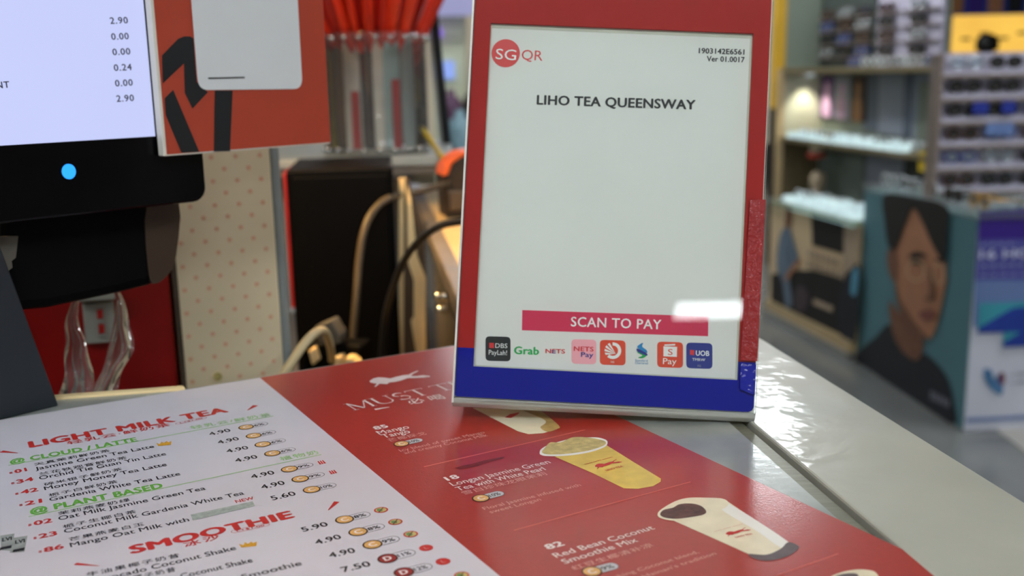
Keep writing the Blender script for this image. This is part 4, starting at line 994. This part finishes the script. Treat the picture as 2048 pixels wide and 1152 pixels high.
ep('poster_panel', 'ad_tan_text', ((555, 200), (680, 238), (640, 560), (540, 640)), .003)
ep('poster_panel', 'ad_black', ((165, 560), (330, 560), (620, 640), (640, 1090), (10, 790), (10, 590)), .002)
ep('poster_figure', 'ad_denim', ((130, 240), (160, 260), (200, 400), (215, 480), (150, 570), (170, 800), (130, 830), (100, 640), (62, 560), (62, 420), (90, 280)), .006, True)
ep('poster_figure', 'ad_skin_shade', ((132, 95), (160, 90), (172, 130), (168, 190), (145, 240), (122, 235), (125, 150)), .007, True)
ep('poster_figure', 'ad_skin', ((215, 480), (235, 500), (160, 600), (130, 640), (125, 600)), .007, True)
ep('poster_figure', 'ad_plum', ((190, 700), (260, 680), (300, 740), (280, 840), (220, 870), (180, 800)), .005, True)
for (x, y, n_) in ((290, 400, 6), (285, 480, 7)):
    for i in range(n_):
        xx_, yy_ = x + i * 40, y + i * 13
        ep('poster_letter_mark', 'ad_tan_text', ((xx_, yy_), (xx_ + 30, yy_ + 9), (xx_ + 28, yy_ + 62 + 8 * (i % 2)), (xx_ - 2, yy_ + 54)), .006)
ep('poster_stripe', 'ad_tan_text', ((330, 770), (480, 830), (470, 870), (325, 812)), .005)
ep('poster_figure', 'ad_shirt', ((620, 540), (680, 560), (640, 1080), (520, 1000), (545, 660)), .006, True)
ep('poster_figure', 'ad_sky', ((630, 560), (672, 560), (655, 740), (610, 720)), .008, True)
NG = max(2, int((CL - .1) / .17))
for i in range(NG):
    put_glasses('white', 'lying on the lit showcase ledge', EP.shift(.1 + (CL - .2) * (i + .5) / NG, ch1 + .022, -.07), 1.1)

# wall shelving behind it
HF = EF.shift(0, 0, -.62)
hx0, hx1 = HF.loc(1558, 300)[0], HF.loc(1886, 200)[0]
HS = HF.shift(hx0, 0, 0); HL = hx1 - hx0
unit = thing('shelf_unit', 'eyewear shelving with brown shelf boards and slate cabinet doors above the showcase', 'shelf', HS)
s1 = (HS.loc(1600, 134)[1] + HS.loc(1860, 134)[1]) / 2; s2 = (HS.loc(1621, 282)[1] + HS.loc(1812, 306)[1]) / 2; ht = HS.loc(1640, -60)[1]
DEP = .28
HBx = HS.shift(0, 0, -DEP).loc(1884, 200)[0]
obj('back_board', MB().box(0, HBx, 0, ht, -DEP - .02, -DEP), 'shelf_sage', unit)
for zz, tk in ((s1, .028), (s2, .024)): obj('shelf_board', MB().prism([(0, 0), (HL, 0), (HBx, -DEP), (0, -DEP)], zz - tk, zz), 'shelf_brown', unit)
for o in [c for c in unit.children if c.name.startswith('shelf_board')]:
    for v in o.data.vertices: x, y, z = v.co; v.co = (x, z, y)
    o.data.flip_normals()
yk = HS.loc(1545, 215)[1]
obj('end_post', MB().box(-.05, 0, yk, ht, -.02, .05), 'post_yellow', unit)
obj('end_post', MB().box(-.05, 0, 0, yk, -.02, .05), 'post_dark', unit)
obj('end_wall', MB().box(-.05, -.001, 0, s2, -DEP, -.02), 'shelf_brown', unit)
obj('end_wall', MB().box(-.05, -.001, s2, s1, -DEP, -.02), 'shelf_lit_back', unit)  # middle section has the downlight's brightness put into its beige
obj('end_wall', MB().box(-.05, -.001, s1, ht, -DEP, -.02), 'shelf_sage', unit)
obj('end_trim', MB().box(0, .012, 0, s1, -.02, .03), 'plinth_wood', unit)
for i in range(20):
    a = .1 + HL * .72 * i / 19; hgt = .02 + .03 * random.random() + .012 * (i > 8)
    obj('glint_block', MB().prism([(a - .022, s2), (a + .024, s2), (a + .034, s2 + hgt), (a - .008, s2 + hgt * .8)], -.05 - .02 * (i % 2), -.01), 'block_glow', unit, bevel=.003)  # same glowing stand-ins for glints along the lower shelf
HB = HS.shift(0, 0, -DEP)
def hb(nm, m, px, d=.01):
    obj(nm, MB().prism([HB.loc(*p) for p in px], -DEP + .001, -DEP + d), m, unit, bevel=.002)
hb('back_panel', 'shelf_dark_back', ((1590, -40), (1752, -40), (1748, 118), (1612, 118)))
hb('cabinet_door', 'shelf_slate_dark', ((1732, 148), (1762, 148), (1760, 262), (1730, 260)), .012)
hb('cabinet_door', 'shelf_slate', ((1762, 148), (1818, 148), (1814, 275), (1760, 265)), .014)
hb('cabinet_door', 'shelf_slate_dark', ((1818, 148), (1830, 148), (1826, 278), (1814, 275)), .03)
hb('cabinet_door', 'shelf_slate', ((1830, 148), (1884, 148), (1880, 280), (1826, 278)), .014)
hb('cabinet_door', 'shelf_sage', ((1846, 165), (1880, 168), (1876, 280), (1838, 280)), .02)
hb('frosted_panel', 'shelf_frost', ((1634, 305), (1730, 310), (1728, 410), (1628, 400)), .014)
hb('frosted_panel', 'shelf_slate', ((1738, 310), (1812, 312), (1805, 400), (1732, 400)), .014)
hb('back_panel', 'shelf_dark_back', ((1815, 312), (1875, 314), (1870, 380), (1808, 380)), .012)
for px, m, fig in ((((1642, 152), (1668, 152), (1666, 236), (1638, 232)), 'pic_plum', 'pic_pink'), (((1670, 152), (1700, 154), (1698, 240), (1668, 236)), 'shelf_slate', 'pic_pink'), (((1702, 150), (1732, 152), (1730, 244), (1700, 240)), 'pic_dark', 'pic_amber')):
    fp = HB.shift(0, 0, .02); q = [fp.loc(*p) for p in px]; cx = sum(p[0] for p in q) / 4; cy = min(p[1] for p in q)
    t = thing('picture_print', {'pic_plum': 'plum', 'shelf_slate': 'grey', 'pic_dark': 'dark'}[m] + ' print of a blurred figure leaning on the shelf back', 'picture', fp.shift(cx, cy, 0))
    obj('board', MB().prism([(a - cx, b - cy) for a, b in q], -.012, 0), m, t)
    W_ = (q[1][0] - q[0][0]); H_ = (q[0][1] - q[3][1])
    obj('printed_figure', MB().flat(smooth([(-W_ * .25, .01), (W_ * .3, .01), (W_ * .28, H_ * .4), (W_ * .14, H_ * .55), (W_ * .18, H_ * .75), (0, H_ * .9), (-W_ * .16, H_ * .75), (-W_ * .12, H_ * .55), (-W_ * .3, H_ * .4)]), .002), fig, t)
sf = HS.shift(.075, s1 - .028, -.15)
spot = thing('shelf_spotlight', 'small round downlight under the upper shelf board', 'light', sf)
obj('bezel', MB().lathe([(.0001, 0), (.04, 0), (.04, -.012), (.03, -.014)], 20), 'lamp_housing', spot)
obj('lamp_face', MB().lathe([(.0001, -.01), (.03, -.01), (.03, -.015), (.0001, -.018)], 20), 'led_white', spot)
ld = bpy.data.lights.new('spot_beam', 'SPOT'); ld.energy = 7; ld.color = (1, .96, .8); ld.spot_size = math.radians(95); ld.spot_blend = .6; ld.shadow_soft_size = .03
lo = bpy.data.objects.new('spot_beam', ld); COL.objects.link(lo); lo.parent = spot; lo.location = (0, -.03, 0); lo.rotation_euler = (math.radians(-90), 0, 0)
NG = max(3, int(HL * .74 / .17))
for i in range(NG):
    put_glasses('white', 'on the lower wall shelf board', HS.shift(.16 + HL * .7 * i / (NG - 1), s2 + .004, -.085), 1.1)
cols = ['blue', 'white', 'white', 'silver', 'white', 'silver', 'blue', 'gold']
for i in range(8):
    put_glasses(cols[i], 'along the upper wall shelf board', HS.shift(HS.loc(1690 + i * 26, 128)[0], s1 + .002, -.05), 1.0)
# three upright display panels hung with glasses above the upper board
for j, (x0, x1) in enumerate(((1640, 1748), (1752, 1798), (1800, 1880))):
    a0, a1 = HS.loc(x0, 110, -.24)[0], HS.loc(x1, 110, -.24)[0]
    pn = thing('glasses_board', ('dark', 'lavender', 'pale lavender')[j] + ' upright board hung with eyeglasses above the upper shelf board', 'board', HS.shift((a0 + a1) / 2, s1, -.24))
    obj('board', MB().box(-(a1 - a0) / 2, (a1 - a0) / 2, 0, ht - s1 - .02, -.02, 0), ('shelf_dark_back', 'tower_white', 'tower_white')[j], pn)
    cset = (['silver', 'black', 'blue', 'brown'], ['black', 'brown'], ['black', 'silver'])[j]
    nx = 3 if j == 0 else 1
    for r in range(4):
        obj('peg_rail', MB().box(-(a1 - a0) / 2 + .01, (a1 - a0) / 2 - .01, .05 + r * .075, .056 + r * .075, 0, .03), 'tower_rib', pn)
        for c in range(nx):
            put_glasses(cset[(r + c) % len(cset)], 'on the %s rail of the %s upright board' % (('lowest', 'second lowest', 'third', 'top')[r], ('dark', 'lavender', 'pale lavender')[j]), HS.shift(a0 + (a1 - a0) * (c + .5) / nx, s1 + .057 + r * .075, -.22), min(1.15, (a1 - a0) / nx / .15))
hd = HS.shift(HS.loc(1588, 380)[0], HS.loc(1588, 395)[1], -.15)
head = thing('mannequin_head', 'pale mannequin head on a dark bust under the lower wall shelf', 'mannequin', hd); HK = .52
prof = [(.0001, 0), (.05, 0), (.052, .03), (.05, .06), (.066, .1), (.078, .15), (.082, .2), (.075, .25), (.05, .285), (.0001, .3)]
mb = MB().lathe(prof, 24); mb.v = [(x * .92 * HK, y * HK, HK * (z * (1.08 if z > 0 else 1.15) + (.018 * math.exp(-((y - .16) / .02) ** 2 - (x / .012) ** 2) if z > .03 else 0))) for x, y, z in mb.v]
obj('head', mb, 'head_pale', head, smooth=True)
obj('bust', MB().lathe([(a * HK, b * HK) for a, b in ((.0001, -.3), (.12, -.3), (.14, -.03), (.09, .005), (.052, .012), (.0001, .012))], 24), 'ad_shirt', head, smooth=True)
bu = thing('globe_lamp', 'cream globe in a red collar hanging under the lower wall shelf', 'lamp', HS.shift(HS.loc(1602, 300)[0], s2 - .024, -.1))
obj('globe', MB().lathe([(.0001, 0), (.03, -.003), (.042, -.025), (.042, -.045), (.03, -.062), (.0001, -.066)], 20), 'bulb_cream', bu, smooth=True)
obj('collar', MB().lathe([(.03, -.06), (.052, -.055), (.052, -.085), (.0001, -.088)], 20), 'band_red', bu, smooth=True)
yt = HS.shift(HS.loc(1850, 325)[0], HS.loc(1850, 325)[1], -.01)
o = obj('price_tag', MB().prism(rrect(-.07, .07, -.045, .045, .008), -.006, 0), 'tag_yellow', fr=yt); tag(o, 'yellow price tag hanging below the lower shelf board', 'tag')

# poster box with eyeglasses on its glass top
C1, L1 = g(1927, 864, Z_FLOOR), g(1713, 721, Z_FLOOR)
XF = Frame(L1, C1 - L1, (0, 0, 1)); XL = (C1 - L1).length
xh = (XF.loc(1957, 423)[1] + XF.loc(1731, 371)[1]) / 2
RFX = Frame(C1, XF.Z * -1, (0, 0, 1))          # front face: runs to the right from the near corner
XW = .75
pbx = thing('poster_box', 'tall display box with a teal portrait poster and a purple contact lens poster', 'display box', XF)
obj('body', MB().box(0, XL, .0, xh - .02, -XW, 0), 'ad_white', pbx, bevel=.004)
obj('glass_top', MB().box(-.01, XL + .01, xh - .02, xh, -XW, .01), 'glass_top', pbx)
obj('foot_plate', MB().box(.02, XL - .02, 0.0, .012, -XW + .02, .002), 'plinth_steel', pbx)
PZ = zoomer(1500, 360, 2.1333)
obj('portrait_poster', MB().box(.004, XL - .004, .006, xh - .024, 0, .003), 'ad_teal', pbx)
def pp(nm, m, px, z, sm=True): shape(pbx, XF, nm, m, [PZ(*p) for p in px], z, sm)
pp('portrait_shirt', 'ad_shirt', ((462, 740), (540, 670), (600, 615), (640, 700), (700, 768), (745, 740), (800, 780), (850, 850), (875, 950), (878, 1040), (760, 985), (640, 915), (520, 840), (458, 790)), .005)
pp('portrait_neck', 'ad_skin_shade', ((600, 520), (640, 560), (720, 640), (748, 690), (740, 740), (715, 770), (660, 735), (615, 650)), .007)
pp('portrait_face', 'ad_skin', ((640, 230), (690, 130), (740, 140), (800, 240), (840, 320), (848, 420), (838, 480), (822, 560), (800, 640), (775, 678), (735, 660), (680, 590), (645, 510), (625, 420), (622, 320)), .009)
pp('portrait_ear', 'ad_skin_shade', ((600, 300), (630, 290), (645, 350), (640, 430), (615, 420), (598, 360)), .011)
pp('portrait_shade', 'ad_skin_shade', ((632, 440), (660, 520), (720, 610), (770, 672), (735, 664), (672, 595), (640, 520)), .012)
pp('portrait_hair', 'ad_black', ((585, 65), (700, 70), (850, 108), (858, 200), (850, 330), (835, 345), (790, 270), (750, 180), (712, 120), (680, 180), (650, 260), (628, 300), (600, 270), (588, 180)), .013)
pp('portrait_brow', 'ad_black', ((690, 330), (715, 308), (755, 312), (768, 328), (740, 326), (712, 332)), .014)
pp('portrait_eye', 'ad_black', ((695, 350), (725, 338), (755, 348), (728, 358)), .014)
pp('portrait_brow', 'ad_black', ((800, 340), (825, 335), (845, 345), (825, 348)), .014)
pp('portrait_nose', 'ad_skin_shade', ((780, 360), (800, 440), (805, 500), (780, 518), (755, 500), (778, 490)), .014)
pp('portrait_mouth', 'ad_lip', ((735, 565), (775, 552), (808, 562), (800, 590), (770, 600), (745, 590)), .014)
for c, rx_, ry_ in (((725, 385), 40, 46), ((822, 400), 26, 46)):
    o_ = [XF.loc(*PZ(c[0] + rx_ * math.cos(a), c[1] + ry_ * math.sin(a))) for a in [2 * math.pi * i / 24 for i in range(24)]]
    i_ = [XF.loc(*PZ(c[0] + (rx_ - 4) * math.cos(a), c[1] + (ry_ - 4) * math.sin(a))) for a in [2 * math.pi * i / 24 for i in range(24)]]
    mb = MB(); ring_faces(mb, o_, i_, .015); obj('portrait_spectacles', mb, 'ad_cream', pbx)
for i in range(5): pp('poster_letter_mark', 'ad_grey_text', ((780 + i * 17, 897 + i * 9), (791 + i * 17, 902 + i * 9), (790 + i * 17, 940 + i * 8), (779 + i * 17, 934 + i * 8)), .008, False)
NZ = zoomer(1880, 380, 2.2154)
pf2 = RFX
front = bpy.data.objects.new('front_poster', None)
bpy.data.objects.remove(front)
Fm = XF.mat().inverted() @ pf2.mat()
def fp_part(nm, m, px, z, sm=False, thick=None):
    pts = [pf2.loc(*NZ(*p)) for p in px]
    if sm: pts = smooth(pts)
    mb = MB().flat(pts, z); mb.v = [tuple(Fm @ V(v)) for v in mb.v]; return obj(nm, mb, m, pbx)
def fp_text(nm, m, t_, b_, e_, h_, z=.006, bold=.01):
    mb = MB(); text(None, pf2, nm, m, t_, NZ(*b_), NZ(*e_), h_, z, bold, 1.0, mb); mb.v = [tuple(Fm @ V(v)) for v in mb.v]; return obj(nm, mb, m, pbx)
fp_part('lens_poster', 'ad_purple', ((172, 96), (640, 70), (640, 215), (165, 220)), .003)
fp_part('lens_poster', 'ad_violet', ((165, 220), (640, 215), (640, 395), (152, 400)), .0032)
fp_part('lens_poster', 'ad_mist', ((152, 400), (640, 395), (640, 520), (145, 610)), .0034)
fp_text('poster_lettering', 'ad_pale_text', '16 HOURS', (170, 305), (560, 292), 18, .006, .03)
fp_text('poster_small_print', 'ad_pale_text', '-= -= -= -= -', (172, 248), (335, 242), 7, .006, 0)
fp_text('poster_small_print', 'ad_pale_text', '-= -= -= -= -=', (170, 345), (365, 338), 8, .006, 0); fp_text('poster_small_print', 'ad_pale_text', '-= -= -= -= -=', (168, 385), (375, 378), 7, .006, 0)
for (x, y, wd) in ((168, 500, 400), (278, 562, 330)):
    fp_part('pack_picture', 'ad_turquoise', ((x, y), (x + wd, y - 14), (x + wd, y + 118), (x - 6, y + 132)), .006 + x * 1e-5)
    fp_part('pack_picture', 'ad_deep_blue', ((x - 4, y + 110), (x + 80, y + 60), (x + 150, y + 20), (x + wd, y + 0), (x + wd, y + 118), (x - 6, y + 132)), .0075 + x * 1e-5)
fp_part('brand_emblem', 'ad_logo_blue', ((195, 790), (225, 800), (235, 835), (255, 815), (275, 830), (270, 905), (235, 890), (205, 860), (190, 820)), .006, True)
fp_part('brand_emblem', 'ad_logo_plum', ((255, 815), (278, 808), (282, 850), (262, 862)), .007, True)
fp_text('brand_lettering', 'ad_grey_text', '-= -= -=', (302, 825), (600, 812), 9, .006, .03); fp_text('brand_lettering', 'ad_grey_text', '-= -= -=', (302, 862), (600, 850), 9, .006, .03)
fp_part('poster_footer', 'ad_mist', ((112, 1010), (640, 985), (640, 1002), (112, 1028)), .004)
gcol = ['white', 'silver', 'white', 'black', 'gold', 'white', 'silver', 'white', 'blue', 'white', 'silver', 'brown']
NG = int((XL - .06) / .155)
for i in range(NG):
    put_glasses(gcol[i], 'along the portrait edge of the poster box top', XF.shift(.1 + (XL - .2) * i / (NG - 1), xh + .004, -.05), 1.0)
for i in range(4):
    fr2 = Frame(RFX.P(.07 + (i + 1) * .145, xh + .004, -.06), RFX.X, (0, 0, 1))
    put_glasses(['silver', 'white', 'silver', 'white', 'white', 'silver'][i], 'along the purple edge of the poster box top', fr2, .95)

# tower of eyeglasses on the box
wpos = RFX.P(.0, xh, -.42); WFx = Frame(wpos, RFX.X, (0, 0, 1))
WFx = WFx.shift(WFx.loc(1872, 330)[0], 0, 0)
tow = thing('glasses_tower', 'pale lavender tower stand with rows of eyeglasses on the poster box', 'display stand', WFx)
wh = WFx.loc(1900, 106)[1]; WW = .62
obj('back_board', MB().box(0, WW, 0, wh, -.06, -.03), 'tower_white', tow)
obj('side_post', MB().box(-.012, 0, 0, wh, -.06, .012), 'tower_rib', tow); obj('side_post', MB().box(WW, WW + .012, 0, wh, -.06, .012), 'tower_rib', tow)
NR = 6; rp = wh / (NR + .15)
tc = ['brown', 'black', 'black', 'blue', 'black', 'silver', 'brown', 'black', 'blue', 'black']
for r in range(NR):
    y = r * rp + .02
    obj('rib', MB().box(0, WW, y - .012, y, -.03, .012), 'tower_rib', tow)
    obj('row_strip', MB().box(0, WW, y, y + .018, -.0295, .008), 'tower_white', tow)
    for c in range(4):
        put_glasses(tc[(r * 3 + c * 2) % 10], 'in the %s row of the lavender tower' % ('bottom', 'fifth', 'fourth', 'third', 'second', 'top')[r], WFx.shift(.09 + c * .145, y + .019, .0), .95)
for (x, y, wd, m, nm) in ((1962, 216, 34, 'tag_blue', 'blue'), (2018, 214, 30, 'tag_blue', 'blue'), (2000, 258, 60, 'ad_mist', 'pale blue')):
    a = WFx.loc(x, y, .02); k = wd / 2063 * 3.6
    o = obj('brand_card', MB().prism(rrect(-k / 2, k / 2, -.022, .022, .003), 0, .003), m, fr=WFx.shift(a[0], a[1], .016)); tag(o, nm + ' card clipped to the lavender tower', 'card', 'cards on the lavender tower')

# pale floor tile, yellow lit sign and a passer-by far behind
o = obj('floor_mat', MB().prism([xy(p) for p in (g(1985, 855, Z_FLOOR), g(2300, 840, Z_FLOOR), g(2300, 980, Z_FLOOR), g(2100, 945, Z_FLOOR))], Z_FLOOR, Z_FLOOR + .004), 'floor_pale_tile'); tag(o, 'pale tile strip on the walkway floor beside the poster box', 'mat')
YF = upright(at(1880, 106, 10.5), 1, 0)
ys = thing('lit_sign', 'yellow glowing shop sign far behind the lavender tower', 'sign', YF.shift(0, Z_FLOOR - YF.O.z, 0))
yz = YF.O.z - Z_FLOOR; y0, y1 = YF.loc(1950, 125)[1] + yz, YF.loc(1950, 30)[1] + yz
obj('light_panel', MB().box(.12, 1.6, y0, y1, -.08, 0), 'sign_yellow', ys)
obj('side_board', MB().box(-.1, .1, 0, y1, -.08, .02), 'cream_strip', ys)
obj('lower_front', MB().box(.1, 1.6, 0, y0, -.3, .0), 'shelf_brown', ys)
for i in range(7): obj('sign_stroke', MB().box(.2 + i * .19, .2 + i * .19 + .1, y0 + .22 + .05 * (i % 2), y0 + .25 + .05 * (i % 2), 0, .01), 'cup_tan', ys)
obj('top_posters', MB().box(.0, 1.6, y1, y1 + .5, -.08, 0), 'ad_deep_blue', ys)
for i, m in enumerate(('pic_amber', 'ad_purple', 'ad_skin', 'ad_shirt', 'ad_white', 'pic_pink')): obj('poster_panel', MB().box(.05 + i * .2, .2 + i * .2, y1 + .02, y1 + .45, 0, .01), m, ys)
ph = at(1975, 68, 8.6); pr = flat((ph.x, ph.y, Z_FLOOR), math.pi)
per = thing('person', 'person with short black hair in dark clothes, in front of the yellow lit sign', 'person', pr)
H_p = ph.z - Z_FLOOR
me = bpy.data.meshes.new('body'); k = H_p / 1.7
J = [(0, 0, .95), (0, 0, 1.15), (0, 0, 1.38), (0, 0, 1.48), (0, .01, 1.56), (0, .01, 1.64), (.19, 0, 1.38), (.25, 0, 1.12), (.26, .04, .88), (.27, .06, .8), (-.19, 0, 1.38), (-.25, 0, 1.12), (-.26, .04, .88), (-.27, .06, .8), (.1, 0, .9), (.11, .01, .5), (.11, -.02, .08), (.11, .12, .04), (-.1, 0, .9), (-.11, .01, .5), (-.11, -.02, .08), (-.11, .12, .04)]
E_ = [(0, 1), (1, 2), (2, 3), (3, 4), (4, 5), (2, 6), (6, 7), (7, 8), (8, 9), (2, 10), (10, 11), (11, 12), (12, 13), (0, 14), (14, 15), (15, 16), (16, 17), (0, 18), (18, 19), (19, 20), (20, 21)]
RD = [.14, .13, .13, .055, .08, .075, .06, .045, .035, .03, .06, .045, .035, .03, .09, .06, .045, .035, .09, .06, .045, .035]
me.from_pydata([tuple(c * k for c in p) for p in J], E_, []); bo = bpy.data.objects.new('body', me); COL.objects.link(bo); bo.parent = per
bo.modifiers.new('skin', 'SKIN'); sv = me.skin_vertices[0].data
for i, r in enumerate(RD): sv[i].radius = (r * k, r * k)
sv[0].use_root = True; bo.modifiers.new('subdivision', 'SUBSURF').levels = 2; me.materials.append(MATS['clothes_dark'])
hm = MB(); prof = [(.0001, 1.53), (.1, 1.54), (.108, 1.6), (.1, 1.66), (.06, 1.695), (.0001, 1.705)]
hm.lathe([(r * k, h * k) for r, h in prof], 20, 2, (0, .01 * k, 0)); obj('hair', hm, 'hair_black', per, smooth=True)

# far mall corridor seen between the display board and the payment sign
cf = upright(V((at(893, 300, 9.5).x, 9.5, Z_FLOOR)), 1, 0)
cl = thing('mall_column', 'pale column with a glowing blue screen deep in the mall corridor', 'column', cf)
obj('shaft', MB().box(-.1, .2, 0, Z_CEIL - Z_FLOOR, -.3, 0), 'column_cream', cl)
sc0, sc1 = cf.loc(895, 158)[1], cf.loc(895, 122)[1]
obj('screen', MB().box(-.08, .1, sc0, sc1, 0, .04), 'screen_blue', cl)
obj('neon_sign', MB().lathe([(.0001, -.06), (.05, -.03), (.06, .02), (.03, .06), (.0001, .07)], 14, 1, (-.05, cf.loc(884, 68)[1], .06)), 'neon_violet', cl, smooth=True)
o = obj('shop_fascia', MB().box(at(700, 0, 9).x, at(1010, 0, 9).x, 9.2, 9.3, at(910, 34, 9.2).z, Z_CEIL), 'lavender_panel'); tag(o, 'lavender lit fascia strip over the far mall corridor', 'fascia')
for (x, m, h0, nm) in ((902, 'mannequin_plum', 178, 'plum'), (948, 'pic_dark', 170, 'dark'), (918, 'mannequin_teal', 220, 'pale teal')):
    p = at(x, 200, {'plum': 8.0, 'dark': 7.4, 'pale teal': 6.6}[nm]); mf = upright(V((p.x, p.y, Z_FLOOR)), 1, 0); hh2 = mf.loc(x, h0)[1]
    t = thing('garment_stand', nm + ' dressed garment stand in the mall corridor', 'mannequin', mf)
    obj('base', MB().lathe([(.0001, 0), (.1, 0), (.1, .012), (.012, .02)], 18), 'post_dark', t); obj('pole', MB().lathe([(.012, .018), (.012, hh2 * .6)], 10), 'post_dark', t)
    obj('garment', MB().lathe([(.0001, hh2 * .5), (.1, hh2 * .5), (.085, hh2 * .7), (.1, hh2 * .86), (.07, hh2 * .93), (.03, hh2 * .96), (.03, hh2), (.0001, hh2)], 18), m, t, smooth=True)

# shop fronts closing the far end of the walkway
mat('shop_window_glow', (226, 214, 190), emit=0.45, var=0.25, scale=1.5, detail=4)
mat('shop_frame', (70, 66, 64), 0.4, var=0.08)
for i, (x0, x1, fm, lab) in enumerate(((-5.6, -2.2, 'post_dark', 'dark framed shop front beside the mall column'), (-1.2, 1.9, 'plinth_wood', 'timber framed shop front straight down the walkway'), (2.1, 3.6, 'shop_frame', 'narrow grey shop front beside the yellow lit sign'))):
    t = thing('far_shop', lab, 'shop', upright((x0, 12.9, Z_FLOOR), 1, 0)); W_ = x1 - x0
    obj('fascia', MB().box(0, W_, 2.15, 2.6, -.08, .1), fm, t)
    obj('sill', MB().box(0, W_, 0, .3, -.08, .05), fm, t)
    for k in range(4): obj('mullion', MB().box(W_ * k / 3 - .04, W_ * k / 3 + .04, .3, 2.15, -.06, .03), fm, t)
    for k in range(3): obj('pane', MB().box(W_ * k / 3 + .04, W_ * (k + 1) / 3 - .04, .3, 2.15, -.05, -.03), 'shop_window_glow', t)
